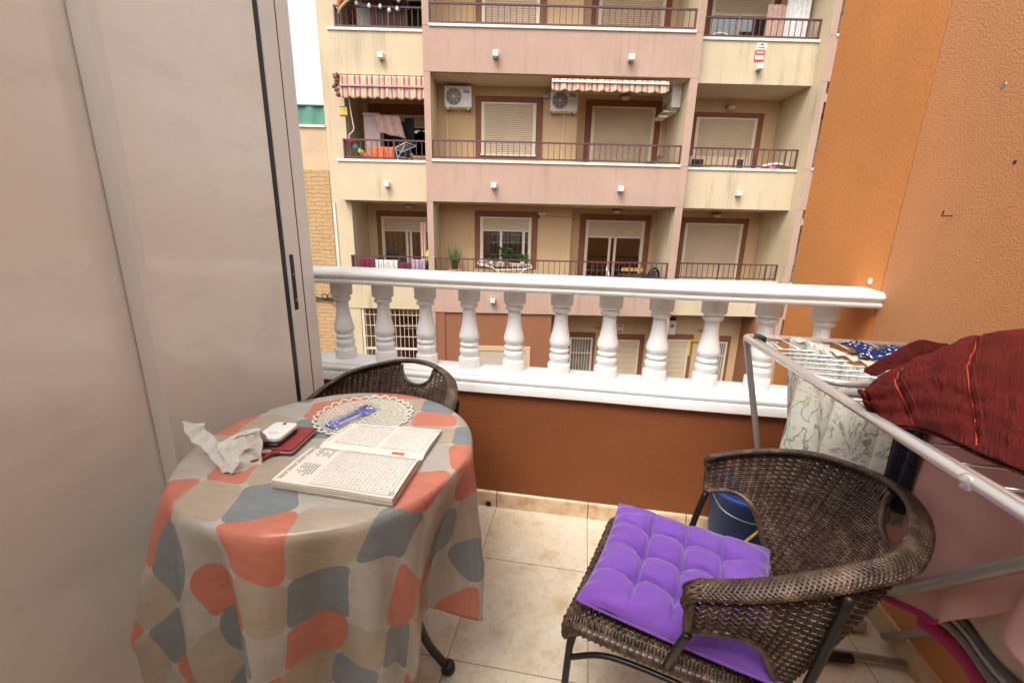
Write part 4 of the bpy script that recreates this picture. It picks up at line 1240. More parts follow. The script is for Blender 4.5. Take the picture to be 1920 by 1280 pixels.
    # metal legs
    for s in (-1, 1):
        MB().tube(catmull([(s*.196,-.190,.395),(s*.205,-.205,.33),(s*.212,-.215,.0)],6), .0080, 10).build('leg', M['iron'], ch, smooth=True)
        MB().tube(catmull([(s*.228,.214,.690),(s*.212,.206,.56),(s*.196,.196,.40),(s*.196,.21,.25),(s*.204,.245,.0)],6), .0075, 10).build('leg', M['iron'], ch, smooth=True)
        MB().tube(catmull([(s*.238,.014,.52),(s*.225,.0,.46),(s*.205,-.012,.395)],6), .008, 10).build('arm_support', M['iron'], ch, smooth=True)
        MB().tube(catmull([(s*.207,-.208,.30),(s*.200,-.12,.345),(s*.192,.03,.35),(s*.188,.14,.34),(s*.195,.21,.28)],8), .006, 8).build('brace', M['iron'], ch, smooth=True)
    MB().tube(catmull([(-.207,-.208,.30),(-.12,-.205,.345),(0,-.2,.36),(.12,-.205,.345),(.207,-.208,.30)],8), .006, 8).build('brace', M['iron'], ch, smooth=True)
    return ch
CH1 = (.281,.860); RZ1 = math.atan2(-.95,-.31)
chair1 = make_wicker_chair('brown wicker armchair carrying the purple cushion, beside the laundry rack', (CH1[0], CH1[1], 0), RZ1)
chair2 = copy_tree(chair1)
chair2['label'] = 'brown wicker armchair pushed in behind the round table, against the white balustrade'
b2 = math.radians(-14)
chair2.rotation_euler = (0,0,b2)
bx, by = -math.sin(b2), math.cos(b2)
chair2.location = (-.545-.342*bx, 1.345-.342*by, -.0)

# ---- purple cushion
cu_ = thing('seat_cushion', 'purple tufted square cushion on the seat of the wicker armchair', 'cushion', (.262,.850,.420), RZ1)
def cushion():
    m = MB(); N = 150; h = .184
    tufts = [(.085*a,.085*b) for a in (-1,0,1) for b in (-1,0,1)]
    def P(i, j, side):
        x = (2*i-1); y = (2*j-1)
        # pointed corners, bowed sides
        bx_ = x*h*(1-.045*(1-y*y)) ; by_ = y*h*(1-.045*(1-x*x))
        e = (1-x**4)*(1-y**4)
        z = .050*max(0,e)**.46
        if side > 0:
            for (tx,ty) in tufts:
                d2 = (bx_-tx)**2+(by_-ty)**2
                z -= .024*math.exp(-d2/.00016) + .013*math.exp(-d2/.0012)
            for g in (-.085,0,.085):
                wob = .004*math.sin(by_*40+g*50)
                if abs(bx_) < .172 and abs(by_) < .172:
                    cut = .7 if abs(by_) < .09 else .7*max(0,1-(abs(by_)-.09)/.08)
                    z -= cut*(.030*math.exp(-((bx_-g+wob)/.0042)**2)+.006*math.exp(-((bx_-g)/.015)**2))
                    cut = .7 if abs(bx_) < .09 else .7*max(0,1-(abs(bx_)-.09)/.08)
                    z -= cut*(.030*math.exp(-((by_-g+wob)/.0042)**2)+.006*math.exp(-((by_-g)/.015)**2))
            z += .0035*vnoise(bx_*28,by_*28,2)+.0018*vnoise(bx_*70,by_*25,5)
            z += .0022*math.sin((bx_*1.0+by_*.4)*150+3*vnoise(bx_*9,by_*9))*max(0,(max(abs(bx_),abs(by_))-.10)/.07)
            z = max(z, .001)
            return (bx_,by_,.020+z+.012*(x*x*y*y))
        return (bx_,by_,.018-.45*z+.012*(x*x*y*y))
    m.grid(lambda i,j: P(i,j,1), N, N); 
    b = len(m.v)
    m.grid(lambda i,j: P(1-i,j,-1), N, N)
    return m
cc = cushion().build('cover', M['purple'], cu_, smooth=True)
MB().tube([( .184*a*(1-.045*(1-b*b)), .184*b*(1-.045*(1-a*a)), .0195+.012*(a*a*b*b)) for (a,b) in
          [(-1+2*k/24,-1) for k in range(24)]+[(1,-1+2*k/24) for k in range(24)]+[(1-2*k/24,1) for k in range(24)]+[(-1,1-2*k/24) for k in range(24)]], .0028, 6, True).build('seam', M['purple'], cu_, smooth=True)

# ---- round table + cloth
TX, TY, TR = -.528, .797, .300
tbl = thing('round_table', 'small round table with black metal legs hidden under the patchwork cloth', 'table', (TX,TY,0))
MB().lathe([(.001,.690),(TR-.012,.690),(TR-.006,.696),(TR-.006,.709),(TR-.012,.714),(.001,.714)],64).build('tabletop', simple('grey_table_top',(.3,.28,.26),.5), tbl)
for k in range(4):
    a = math.radians(18+90*k)
    c_, s_ = math.cos(a), math.sin(a)
    l = MB().tube(catmull([(.10*c_,.10*s_,.69),(.12*c_,.12*s_,.45),(.17*c_,.17*s_,.15),(.235*c_,.235*s_,.012)],6), .011, 10).build('leg', M['iron'], tbl, smooth=True)
    MB().lathe([(.016,0),(.020,.006),(.018,.022),(.012,.028)],14,(.238*c_,.238*s_,0)).build('foot', M['black'], l, smooth=True)
MB().tube([(.135*math.cos(2*PI*i/30),.135*math.sin(2*PI*i/30),.30) for i in range(30)], .006, 8, True).build('leg_ring', M['iron'], tbl)
def cloth():
    m = MB(); NT_ = 300; 
    f1 = [(8,.9,.62),(13,1.3,.38),(5,.2,.35),(19,.7,.16)]
    def fold(th):
        v = sum(a*math.sin(k*th+p) for k,p,a in f1)
        return max(-1.3, v if v > 0 else v*1.25)
    def drop(th): return .425+.018*math.sin(3*th+.6)+.030*fold(th)
    NR, ND = 16, 34
    def P(i, j):
        th = 2*PI*i
        c, s = math.cos(th), math.sin(th)
        if j <= NR:
            r = TR*j/NR; 
            return (r*c, r*s, .7185+.0008*vnoise(r*c*18,r*s*18,1)), r
        q = (j-NR)/ND; d = drop(th)*q
        e = .016
        if d < e*1.57:
            a = d/e; r = TR-.003+e*math.sin(a)*.75; z = .7185-e*(1-math.cos(a))
        else:
            r = TR-.003+e*.75; z = .7185-e-(d-e*1.57)
        g = min(1, max(0,(d-.01)/.30))**.85
        F = fold(th)
        amp = .047*g
        r += amp*F+(.009-.038*math.cos(th))*g
        # folds lean sideways as they fall
        th2 = th+.05*g*math.cos(8*th+1.3)
        zz = z+.010*g*F
        r += .0025*vnoise(th*9,d*22,4)*g
        return (r*math.cos(th2), r*math.sin(th2), zz), TR+d
    uvs = {}
    rows = NR+ND
    for j in range(rows+1):
        for i in range(NT_):
            m.v.append(P(i/NT_, j)[0])
    for j in range(rows):
        for i in range(NT_):
            i2 = (i+1) % NT_
            m.f.append((j*NT_+i, j*NT_+i2, (j+1)*NT_+i2, (j+1)*NT_+i))
            q = []
            for (a,b) in ((i,j),(i+1,j),(i+1,j+1),(i,j+1)):
                th = 2*PI*a/NT_; r = P((a%NT_)/NT_, b)[1]
                q.append((r*math.cos(th)+.5, r*math.sin(th)+.5))
            m.uv[len(m.f)-1] = q
    return m
co_ = cloth().build('tablecloth', M['tablecloth'], None, smooth=True, solid=.0012)
co_.location = (TX,TY,0); tag(co_, 'patchwork oilcloth in orange, slate and beige draped over the round table', 'tablecloth')

# ---- things on the table
ZT_ = .7205
def place(o, x, y, z=ZT_): o.location = (x, y, z)
# doily
dl = thing('crochet_doily', 'round cream crochet doily lying on the back of the table', 'doily', (-.537,.935,ZT_+.001))
m = MB(); R_ = .112
for ring in range(7):
    r0 = R_*(.14+.125*ring); r1 = R_*(.14+.125*(ring+1)); n = 10+8*ring
    pts = []
    for k in range(n*4):
        a = 2*PI*k/(n*4); r = r0+(r1-r0)*(.5+.5*math.cos(n*a))
        pts.append((r*math.cos(a), r*math.sin(a), .0012+.0006*math.sin(n*a*2)))
    m.tube(pts, .00125, 4, True)
    m.tube([(r0*math.cos(2*PI*k/48),r0*math.sin(2*PI*k/48),.001) for k in range(48)], .0012, 4, True)
m.build('lace', M['crochet'], dl, smooth=True)
m = MB(); n = 26; pts = []
for k in range(n*8):
    a = 2*PI*k/(n*8); s = abs(math.sin(n*a/2))
    pts.append(((R_*(1.0+.10*s))*math.cos(a), (R_*(1.0+.10*s))*math.sin(a), .002+.004*s*abs(math.sin(a*3))))
m.tube(pts, .0022, 5, True)
m.build('scalloped_edge', M['crochet'], dl, smooth=True)
# pens in a plastic sleeve
pn = thing('pen_pack', 'blue pens in a clear crumpled plastic sleeve lying across the doily', 'pens', (-.578,.850,ZT_+.006), math.atan2(.125,.040))
for k in range(3):
    y = (k-1)*.011
    m = MB().tube([(0,y,.002),(.11,y*1.2,.002)], .0042, 6).tube([(.11,y*1.2,.002),(.125,y*1.2,.002)], lambda i:(.0042,.0012)[i],6)
    pe = m.build('pen', simple('clear_pen_barrel',(.45,.46,.72),.2) if k!=1 else M['blue_pen'], pn, smooth=True)
    MB().tube([(.085-.0*k,y*1.17,.002),(.128,y*1.22,.002)], .0055, 8).build('cap', M['blue_pen'] if k<2 else M['black'], pe, smooth=True)
    MB().tube([(-.004,y,.002),(.012,y,.002)], .0050, 8).build('end_plug', M['blue_pen'], pe, smooth=True)
MB().grid(lambda i,j: (-.012+.150*i, -.027+.054*j, .009+.0035*vnoise(i*6,j*5)-.006*(2*j-1)**4), 30, 14).grid(lambda i,j:(-.012+.150*i,-.028+.056*j,-.004),4,4).build('sleeve', M['film'], pn, smooth=True)
# open puzzle book
bkx = thing('puzzle_book', 'thick open word-search puzzle book with printed letter grids on the table', 'book', (0,0,ZT_+.001))
SP = (Vector((-.548,.757)), Vector((-.308,.752)))
NO = (Vector((-.546,.608)), Vector((-.303,.600)))
FO = (Vector((-.535,.872)), Vector((-.311,.886)))
def page(side, a, b, k=1.0):
    """a along the spine, b from spine to outer edge; k=0 bottom, 1 top"""
    o = NO if side == 0 else FO
    p = SP[0].lerp(SP[1], a).lerp(o[0].lerp(o[1], a), b)
    if side == 0: h = .0145*min(1,(b*5)**.6)+.0015*math.sin(PI*b)+.002
    else: h = .0115*math.sin(PI*min(1,(b*1.9)**.62)/1.0*.5)*(1-.55*b)+.0025
    h += .0012*math.sin(a*9+b*3)*b*.6
    return Vector((p.x, p.y, h*k))
for side in (0,1):
    m = MB(); NX, NY = 26, 30
    m.grid(lambda i,j: page(side,i,j), NX, NY)
    pg = m.build('page', M['paper'], bkx, smooth=True)
    e = MB()
    e.grid(lambda i,j: page(side,i,1,j), NX, 5); e.grid(lambda i,j: page(side,0,i,j), NY, 5); e.grid(lambda i,j: page(side,1,i,j), NY, 5)
    e.build('page_block', M['paper_edge'], bkx, smooth=False)
    # loose page edges
    lp = MB()
    for k in (.35,.62,.85): lp.tube([page(side,i/20,1,k)+Vector((0,(-.0010 if side==0 else .001),0)) for i in range(21)], .0006, 4)
    lp.build('loose_edges', M['paper'], bkx)
    rr = random.Random(11+side)
    grids = [(.30,.955,.10,.94)] if side == 0 else [(.10,.50,.16,.90),(.56,.95,.16,.90)]
    def put(body, size, mat, a, b, name):
        """text laid on the page: reading direction along the page height, top towards the left edge"""
        cu = bpy.data.curves.new('tmp_text','FONT'); cu.body = body; cu.size = size; cu.resolution_u = 0
        cu.space_line = 1.0; cu.space_character = 1.25
        to = bpy.data.objects.new('tmp_text', cu); COL.objects.link(to)
        dg = bpy.context.evaluated_depsgraph_get(); dg.update()
        me = bpy.data.meshes.new_from_object(to.evaluated_get(dg))
        COL.objects.unlink(to); bpy.data.objects.remove(to)
        W = .15 if side == 0 else .125; L = .24
        for v in me.vertices:
            x, y = v.co.x, v.co.y            # x reading dir, y up
            aa = a + (-y)/L
            bb = (b - x/W) if side == 0 else (b + x/W)
            q = page(side, max(0,min(1,aa)), max(0.01,min(.995,bb)))
            v.co = (q.x, q.y, q.z+.0004)
        me.name = name; me.materials.clear(); me.materials.append(mat)
        o = bpy.data.objects.new(name, me); link(o, pg); return o
    for gi,(a0,a1,b0,b1) in enumerate(grids):
        nc = int((b1-b0)*(.15 if side==0 else .125)/.0074); nr = int((a1-a0)*.24/.0076)
        rowsA, rowsR = [], []
        for r in range(nr):
            la = ''; lr = ''
            for c in range(nc):
                ch_ = rr.choice('ABCDEFGHIJLMNOPRSTUVZ')
                red = rr.random() < .16
                la += ' ' if red else ch_; lr += ch_ if red else ' '
            rowsA.append(la); rowsR.append(lr)
        for name, rws, mt in (('letter_grid',rowsA,M['ink']),('marked_letters',rowsR,M['ink_red'])):
            cuvs = MB()
            # one tiny text per cell keeps the grid square
            me_all = MB()
            for r, row in enumerate(rws):
                for c, chh in enumerate(row):
                    if chh == ' ': continue
                    aa = a0+(r+.5)*(a1-a0)/nr; bb = (b1-(c+.5)*(b1-b0)/nc) if side==0 else (b0+(c+.5)*(b1-b0)/nc)
                    gl = GLYPH(chh) if 'GLYPH' in globals() else None
                    if gl is None: continue
                    vs, fs = gl
                    W = .15 if side == 0 else .125
                    out = []
                    for (x,y) in vs:
                        x_ = (x-.33)*.0068; y_ = (y-.36)*.0068
                        q = page(side, min(1,max(0,aa-y_/.24)), min(.995,max(.01,bb-x_/W if side==0 else bb+x_/W)))
                        out.append((q.x,q.y,q.z+.0004))
                    me_all.add(out, fs)
            me_all.build(name, mt, pg)
        fr_ = MB()
        fr_.tube([page(side,a0+(a1-a0)*t_,b)+Vector((0,0,.0003)) for b in (b0-.015,) for t_ in [k/20 for k in range(21)]], .00045, 4)
        fr_.tube([page(side,a0+(a1-a0)*t_,min(.99,b1+.02))+Vector((0,0,.0003)) for t_ in [k/20 for k in range(21)]], .00045, 4)
        fr_.tube([page(side,a1+.012,b0-.015+(b1-b0+.035)*t_)+Vector((0,0,.0003)) for t_ in [k/20 for k in range(21)]], .00045, 4)
        if gi == 0: fr_.tube([page(side,.03,b0-.015+(b1-b0+.035)*t_)+Vector((0,0,.0003)) for t_ in [k/20 for k in range(21)]], .0005, 4)
        fr_.build('printed_frame', M['ink'], pg)
    if side == 0:
        wl = MB()
        for blk in (0,1):
            for r in range(6):
                aa = .115+.026*r
                b_0 = .10+.46*blk
                ln = .20+.12*rr.random()
                for s in range(8):
                    if rr.random() < .12: continue
                    p0 = b_0+ln*s/8; p1 = p0+ln/11
                    q = [page(0,aa-.006,p0),page(0,aa+.006,p0),page(0,aa+.006,p1),page(0,aa-.006,p1)]
                    wl.add([(v.x,v.y,v.z+.0004) for v in q],[(0,1,2,3)])
        wl.build('word_list', M['ink'], pg)
        hb = MB(); q=[page(0,.035,.12),page(0,.062,.12),page(0,.062,.97),page(0,.035,.97)]
        for s in range(30):
            if s%7==3: continue
            b_ = .12+.83*s/30
            q=[page(0,.040,b_),page(0,.060,b_),page(0,.060,b_+.016),page(0,.040,b_+.016)]
            hb.add([(v.x,v.y,v.z+.0004) for v in q],[(0,1,2,3)])
        hb.build('header_print', M['ink'], pg)
    else:
        rb = MB(); q=[page(1,.70,.03),page(1,.82,.03),page(1,.82,.085),page(1,.70,.085)]
        rb.add([(v.x,v.y,v.z+.0005) for v in q],[(0,1,2,3)]); rb.build('red_panel', M['ink_red'], pg)
    pb_ = MB(); q=[page(side,.955,.955),page(side,.985,.955),page(side,.985,.90),page(side,.955,.90)]
    pb_.tube([v+Vector((0,0,.0005)) for v in q], .0007, 4, True)
    pb_.build('page_number', M['ink'], pg)
# wallet + small devices
def rbox(m, x, y, z0, w, l, h, r, n=5):
    pts = []
    for (sx,sy,a0) in ((1,1,0),(-1,1,90),(-1,-1,180),(1,-1,270)):
        for k in range(n+1):
            a = math.radians(a0+90*k/n); pts.append((x+sx*(w/2-r)+r*math.cos(a), y+sy*(l/2-r)+r*math.sin(a)))
    N_ = len(pts); b = len(m.v)
    e = min(.0015, h*.3)
    for (zz,ins) in ((0,e),(e,0),(h-e,0),(h,e)):
        for (px,py) in pts:
            dx, dy = px-x, py-y; L = math.hypot(dx,dy); k = (L-ins)/L
            m.v.append((x+dx*k, y+dy*k, z0+zz))
    for s in range(3):
        for i in range(N_):
            j=(i+1)%N_; m.f.append((b+s*N_+i,b+s*N_+j,b+(s+1)*N_+j,b+(s+1)*N_+i))
    m.f.append(tuple(b+i for i in range(N_-1,-1,-1))); m.f.append(tuple(b+3*N_+i for i in range(N_)))
    return m
wl = thing('wallet', 'dark red leather wallet lying under the white device on the table', 'wallet', (-.648,.765,ZT_+.001), .12)
MB().grid(lambda i,j:(-.055+.11*i,-.054+.108*j,.0),1,1)
rbox(MB(),0,0,0,.112,.108,.007,.006).build('back_flap', M['leather'], wl)
rbox(MB(),.002,.001,.0072,.108,.104,.006,.006).build('front_flap', M['leather'], wl)
MB().tube([(-.052,-.0545,.007),(.056,-.0545,.007),(.0565,.052,.007)],.0012,5).build('stitching', simple('pale_wallet_edge',(.55,.38,.36),.6), wl)
MB().tube(catmull([(.02,-.054,.006),(.0,-.085,.004),(-.03,-.098,.003),(-.045,-.09,.003),(-.03,-.078,.004),(0,-.07,.008),(.035,-.05,.007)],8), .0026, 6, flat=(Vector((0,0,1)),1.6)).build('strap', M['leather'], wl, smooth=True)
rbox(MB(),-.008,-.058,.001,.036,.022,.009,.004).build('card', M['white_gloss'], wl)
dv = thing('black_device', 'small black device lying under the white one on the wallet', 'phone', (-.650,.757,ZT_+.0145), .10)
rbox(MB(),0,0,0,.056,.080,.008,.010).build('case', M['black'], dv)
wd = thing('white_device', 'small white rounded handheld device on top of the red wallet', 'phone', (-.652,.763,ZT_+.023), .10)
rbox(MB(),0,0,0,.056,.078,.009,.011).build('case', M['white_gloss'], wd, smooth=False)
rbox(MB(),-.001,.030,.0091,.008,.010,.0008,.003).build('lens', simple('brown_lens',(.16,.10,.08),.2), wd)
m = MB().tube([(.009*math.cos(2*PI*i/20),-.014+.005*math.sin(2*PI*i/20),.0094) for i in range(20)],.0007,4,True).build('printed_oval', simple('grey_print',(.35,.34,.33),.5), wd)
# crumpled tissue
ts = thing('paper_napkin', 'crumpled translucent paper napkin standing at the left of the wallet', 'napkin', (-.705,.715,ZT_))
# two wings meeting in a V at the table: tips lean left and right
def crump(p, s=1): 
    return Vector(p)+Vector((.007*vnoise(p[0]*55,p[1]*55,p[2]*55),.007*vnoise(p[0]*60+9,p[1]*50,p[2]*60),.005*vnoise(p[0]*60,p[1]*60+5,p[2]*50)))*s
A0=Vector((-.085,-.048,.080)); A1=Vector((-.066,-.018,.066)); B0=Vector((.055,-.088,.0)); B1=Vector((.078,-.034,.0))
m = MB()
m.grid(lambda i,j: crump((A0.lerp(A1,j)).lerp(B0.lerp(Vector((.056,-.066,.022)),j), i)+Vector((0,0,-.012*math.sin(PI*i)))), 34, 12)
m.grid(lambda i,j: crump((B0+Vector((0,.003,0))).lerp(B1,i).lerp(Vector((-.006,-.055,.046)).lerp(Vector((.063,-.010,.064)),i),j)+Vector((0,.010*math.sin(PI*i),0))), 28, 24)
m.grid(lambda i,j: crump(Vector((-.01,-.05,.040)).lerp(Vector((.068,-.012,.060)),i).lerp(Vector((-.02,-.02,.012)).lerp(Vector((.05,.015,.010)),i),j)+Vector((0,0,.01*math.sin(PI*j)))), 20, 16)
m.build('sheet', M['tissue'], ts, smooth=True, solid=.0005)

# ---- drying rack
rk = thing('clothes_rack', 'folding aluminium clothes drying rack along the orange wall', 'drying rack', (0,0,0))
def bend_path(P, r=.03, n=6):
    P = [Vector(p) for p in P]; out = [P[0]]
    for i in range(1, len(P)-1):
        a = (P[i-1]-P[i]); b = (P[i+1]-P[i]); rr_ = min(r, a.length*.45, b.length*.45)
        p0 = P[i]+a.normalized()*rr_; p2 = P[i]+b.normalized()*rr_
        for k in range(n+1):
            t = k/n; out.append(p0*(1-t)**2+P[i]*2*t*(1-t)+p2*t*t)
    out.append(P[-1]); return out
ZR = .897
outer = bend_path([(.965,1.36,ZR),(.50,1.36,ZR),(.50,.30,.905),(.965,.30,.905)], .028)
MB().tube(outer, .0095, 12).build('outer_frame', M['rack'], rk, smooth=True)
gr1_ = bend_path([(.945,1.325,ZR+.004),(.528,1.325,ZR+.004)], .02)
g1 = bend_path([(.524,1.325,ZR-.004),(.521,.965,ZR-.004),(.96,.965,ZR-.006),(.96,1.325,ZR-.004)], .06, 8)
g1o = MB().tube(g1, .0085, 12).build('grid_frame', M['rack'], rk, smooth=True)
m = MB()
for k in range(9): m.tube([(.545+.048*k,1.352,ZR+.004),(.545+.048*k+.01,1.235,ZR-.002)], .0024, 6)
for k in range(6): m.tube([(.523,1.235-.043*k,ZR-.003),(.958,1.235-.043*k,ZR-.003)], .0024, 6)
m.build('wires', M['rack'], g1o, smooth=True)
g2 = bend_path([(.96,.925,ZR-.012),(.522,.925,ZR-.012),(.512,.33,ZR+.012),(.96,.33,ZR+.012)], .05, 8)
g2o = MB().tube(g2, .0085, 12).build('grid_frame', M['rack'], rk, smooth=True)
m = MB()
for k in range(8): m.tube([(.520,.88-.06*k,ZR-.010),(.958,.88-.06*k,ZR-.010)], .0024, 6)
m.build('wires', M['rack'], g2o, smooth=True)
MB().tube([(.965,1.36,ZR),(.965,.30,.905)], .0085, 10).build('wall_side_rail', M['rack'], rk, smooth=True)
# crossed legs, both ends
for x in (.50,.955):
    MB().tube(bend_path([(x+.004,1.352,ZR-.006),(x+.01,1.345,.86),(.74 if x<.6 else .97,1.40 if x<.6 else 1.33,.012)],.03), .0095, 12).build('leg', M['rack_grey'], rk, smooth=True)
    MB().tube(bend_path([(.64 if x<.6 else .97,.43,ZR-.01),(.64 if x<.6 else .97,.51,.885),(.64 if x<.6 else .97,1.19,.03)],.03), .0105, 12).build('leg', M['rack_grey'], rk, smooth=True)
fb = MB().tube(bend_path([(.64,1.19,.03),(.66,1.12,.018),(.985,1.12,.018)],.03), .009, 10).build('foot_bar', M['rack_grey'], rk, smooth=True)
MB().tube([(.74,1.101,.018),(.84,1.107,.018)], .0135, 10).build('rubber_sleeve', M['black'], fb, smooth=True)
MB().tube([(.74,1.40,.012),(.985,1.36,.012)], .009, 10).build('foot_bar', M['rack_grey'], rk, smooth=True)
MB().box(-.012,.012,-.022,.022,-.012,.012).build('corner_joint', M['black'], rk, bevel=.004).location = (.535,1.335,ZR)
MB().box(-.016,.020,-.03,.03,-.016,.014).build('corner_joint', M['black'], rk, bevel=.004).location = (.952,1.30,ZR+.01)
MB().box(-.015,.020,-.05,.035,-.012,.022).build('corner_joint', M['black'], rk, bevel=.004).location = (.531,.480,ZR+.010)
MB().lathe([(.010,0),(.012,.004),(.009,.008)],14,(.4905,.560,.901),'x').build('rivet', M['rack'], rk, smooth=True)
fb2 = thing('plastic_foot_block', 'grey plastic foot block with a round rivet on the floor by the wall', 'foot block', (.90,1.245,0))
MB().box(-.045,.045,-.03,.03,0,.045).build('block', M['rack_grey'], fb2, bevel=.012)
MB().lathe([(.012,0),(.010,-.004)],14,(-.005,-.03,.024),'y').build('rivet', M['rack'], fb2)

def hang(name, label, cat, fn, nu, nv, mat, th=.003, cname='cloth'):
    t = thing(name, label, cat, (0,0,0))
    MB().grid(fn, nu, nv, lambda i,j:(i,j)).build(cname, mat, t, smooth=True, solid=th)
    return t
# floral cloth: folded over the grid, hanging down beside it
def fl(i,j):
    # i along the y direction (far 0 -> near 1), j down
    top = Vector((.615,1.335,.905)).lerp(Vector((.74,.93,.900)), i)
    bot = Vector((.590,1.215,.47)).lerp(Vector((.69,.80,.66)), i)
    p = top.lerp(bot, j**1.0)
    a = .006+.034*j
    p.x += a*math.sin(i*21+1.2*j)+ .4*a*math.sin(i*47+2)
    p.z += .012*math.sin(i*9)*(1-j)
    p.y += .01*math.sin(i*25+3)*j
    return p
hang('floral_cloth','white cloth with wildflower print hanging from the far end of the rack','cloth',fl,110,40,M['floral'])
def fl2(i,j):
    p = Vector((.615,1.335,.907)).lerp(Vector((.74,.93,.902)), i)
    return p+Vector((.10*j, .03*j+.004*math.sin(i*50), .004*math.sin(i*60)-.002+(-.03*j*j)))
hang('floral_cloth','ruffled top fold of the wildflower cloth lying over the rack wires','cloth',fl2,80,8,M['floral'],.002)
def nd(i,j):
    p = Vector((.72,1.27,.914)).lerp(Vector((.87,1.20,.914)), i)
    return p+Vector((-.03*j+.008*math.sin(j*9), -.13*j+.01*math.sin(i*13), .022*math.sin(PI*j)*abs(math.sin(i*7+.6))+.004*math.sin(i*31+j*12)-.004))
hang('dotted_garment','crumpled navy garment with white flecks on the rack wires','garment',nd,40,24,M['navy_dot'],.003)
def wt(i,j):
    return Vector((.90+.06*i,1.20-.05*j,.905+.014*math.sin(PI*j)))
hang('white_garment','small white folded garment beside the navy one on the rack','garment',wt,12,8,M['white_paint'],.003)
def cr(i,j):
    p = Vector((.640,.90,.86)).lerp(Vector((.642,.83,.875)), i)
    return p+Vector((.006*math.sin(i*12+j*2), 0, -.20*j))
hang('lace_garment','dark navy lace garment hanging behind the wicker chair back','garment',cr,30,20,M['navy_lace'],.003)
# beige towel with striped border and magenta hem, pink towel over it
def edgez(y):  # lower edge heights
    return .50
def tb_(i,j):
    y = .86-.55*i
    x = .690+.012*math.sin(i*14)+.035*j
    return Vector((x, y-.04*j, .88+(.44-.88)*j + .05*j*(i)))
tw = thing('bath_towel','taupe bath towel with grey stripes and a magenta hem hanging low on the rack','towel')
MB().grid(tb_, 60, 24, lambda i,j:(i,j)).build('towel_body', M['towel_beige'], tw, smooth=True, solid=.006)
for (j0,j1,mt) in ((.80,.83,'stripe_dark'),(.845,.865,'stripe_grey'),(.88,.91,'stripe_dark2'),(.935,1.01,'hem')):
    mm = {'stripe_dark':simple('dark_grey_stripe',(.10,.10,.11),.9),'stripe_grey':simple('pale_grey_stripe',(.42,.43,.44),.9),'stripe_dark2':simple('mid_grey_stripe',(.18,.19,.20),.9),'hem':M['magenta']}[mt]
    def sf(i,j,j0=j0,j1=j1):
        p = Vector(tb_(i, j0+(j1-j0)*j)); p.x -= .0055; return p
    MB().grid(sf, 60, 2).build('stripe' if mt!='hem' else 'hem', mm, tw, smooth=True, solid=.003)
def tp_(i,j):
    y = .925-.62*i
    low = .480+.05*i/.3 if i < .30 else (.53+(.655-.53)*min(1,(i-.30)/.14) if i < .44 else .655-.14*(i-.44)/.56)
    x = .655+.016*math.sin(i*17+.5+j)*(.3+j)+.012*math.sin(i*33)*j + .01*j
    return Vector((x, y-.02*j+.012*math.sin(j*5+i*6)*j, .885+(low-.885)*j))
tpk = hang('pink_towel','rose pink towel hanging over the taupe towel under the red skirt','towel',tp_,110,40,M['towel_pink'],.005,'towel_body')
def hem_(i,j): 
    p = Vector(tp_(.31*i, 1.0)); return p+Vector((-.006,0,-.006+.012*j))
MB().grid(hem_, 20, 2).build('hem', M['magenta'], tpk, smooth=True, solid=.004)

# red crinkled skirt
Bc = Curve([(.497,.765,.910),(.505,.725,.906),(.530,.680,.918),(.545,.610,.918),(.560,.545,.922),(.575,.46,.932),(.60,.34,.95)], 12)
Tc = Curve([(.505,.800,.925),(.555,.845,.942),(.610,.885,.960),(.700,.925,.990),(.780,.955,1.010),(.860,.990,1.022),(.940,.93,1.045),(.975,.76,1.05),(.975,.45,1.05)], 12)
def rs(i,j):
    a = Bc(i); b = Tc(i); p = a.lerp(b, j)
    n = Vector((-.62,-.45,.64))
    L = (b-a).length
    bul = math.sin(PI*j)*(.02+.045*min(1,L/.3))
    wr = .0045*math.sin(j*34+9*vnoise(i*5,j*3,1)+i*6)+.012*vnoise(i*9,j*5,7)+.004*vnoise(i*40,j*8,3)
    e = min(1, min(j,1-j)*14+.15)
    # ruched tiers pulled in at the seams
    seam = 0
    for s in (.05,.17,.36,.52):
        seam += .012*math.exp(-((i+.03*math.sin(j*3)-s)/.014)**2)
    return p+n*(bul+(wr-seam)*e)
sk_ = thing('red_skirt','dark red crinkled skirt with orange piping thrown over the near end of the rack','skirt')
MB().grid(rs, 170, 70, lambda i,j:(i*1.2,j)).build('skirt_fabric', M['red'], sk_, smooth=True, solid=.004)
def under(i,j):
    a = Bc(i); b = Tc(i); p = a.lerp(b, j); return p+Vector((.02*j,.0,-.022*math.sin(PI*j)-.004))
MB().grid(under, 60, 20, lambda i,j:(i*1.2,j)).build('under_layer', M['red'], sk_, smooth=True, solid=.003)
for s in (.05,.17,.36,.52):
    for off in ((0,) if s < .1 else (0,.022)):
        MB().tube([Vector(rs(s+off-.03*math.sin(j/40*3)+.006*math.sin(j/40*9), j/40))+Vector((-.62,-.45,.64))*.002 for j in range(1,40)], .0018 if off==0 else .0012, 5).build('seam', M['red_seam'] if off==0 else M['red'], sk_, smooth=True)
def ruf(i,j):
    p = Vector((.60,.87,.955)).lerp(Vector((.735,.955,.992)), i)
    return p+Vector((-.035*j-.01*math.sin(i*9)*j, .035*j, -.02*j+.03*math.sin(PI*j)*math.sin(PI*i)+.006*math.sin(i*22+j*7)))
MB().grid(ruf, 40, 16, lambda i,j:(i,j)).build('ruffle', M['red'], sk_, smooth=True, solid=.003)
MB().tube([Vector(ruf(i/30,1)) for i in range(31)],.0018,5).build('seam', M['red_seam'], sk_, smooth=True)

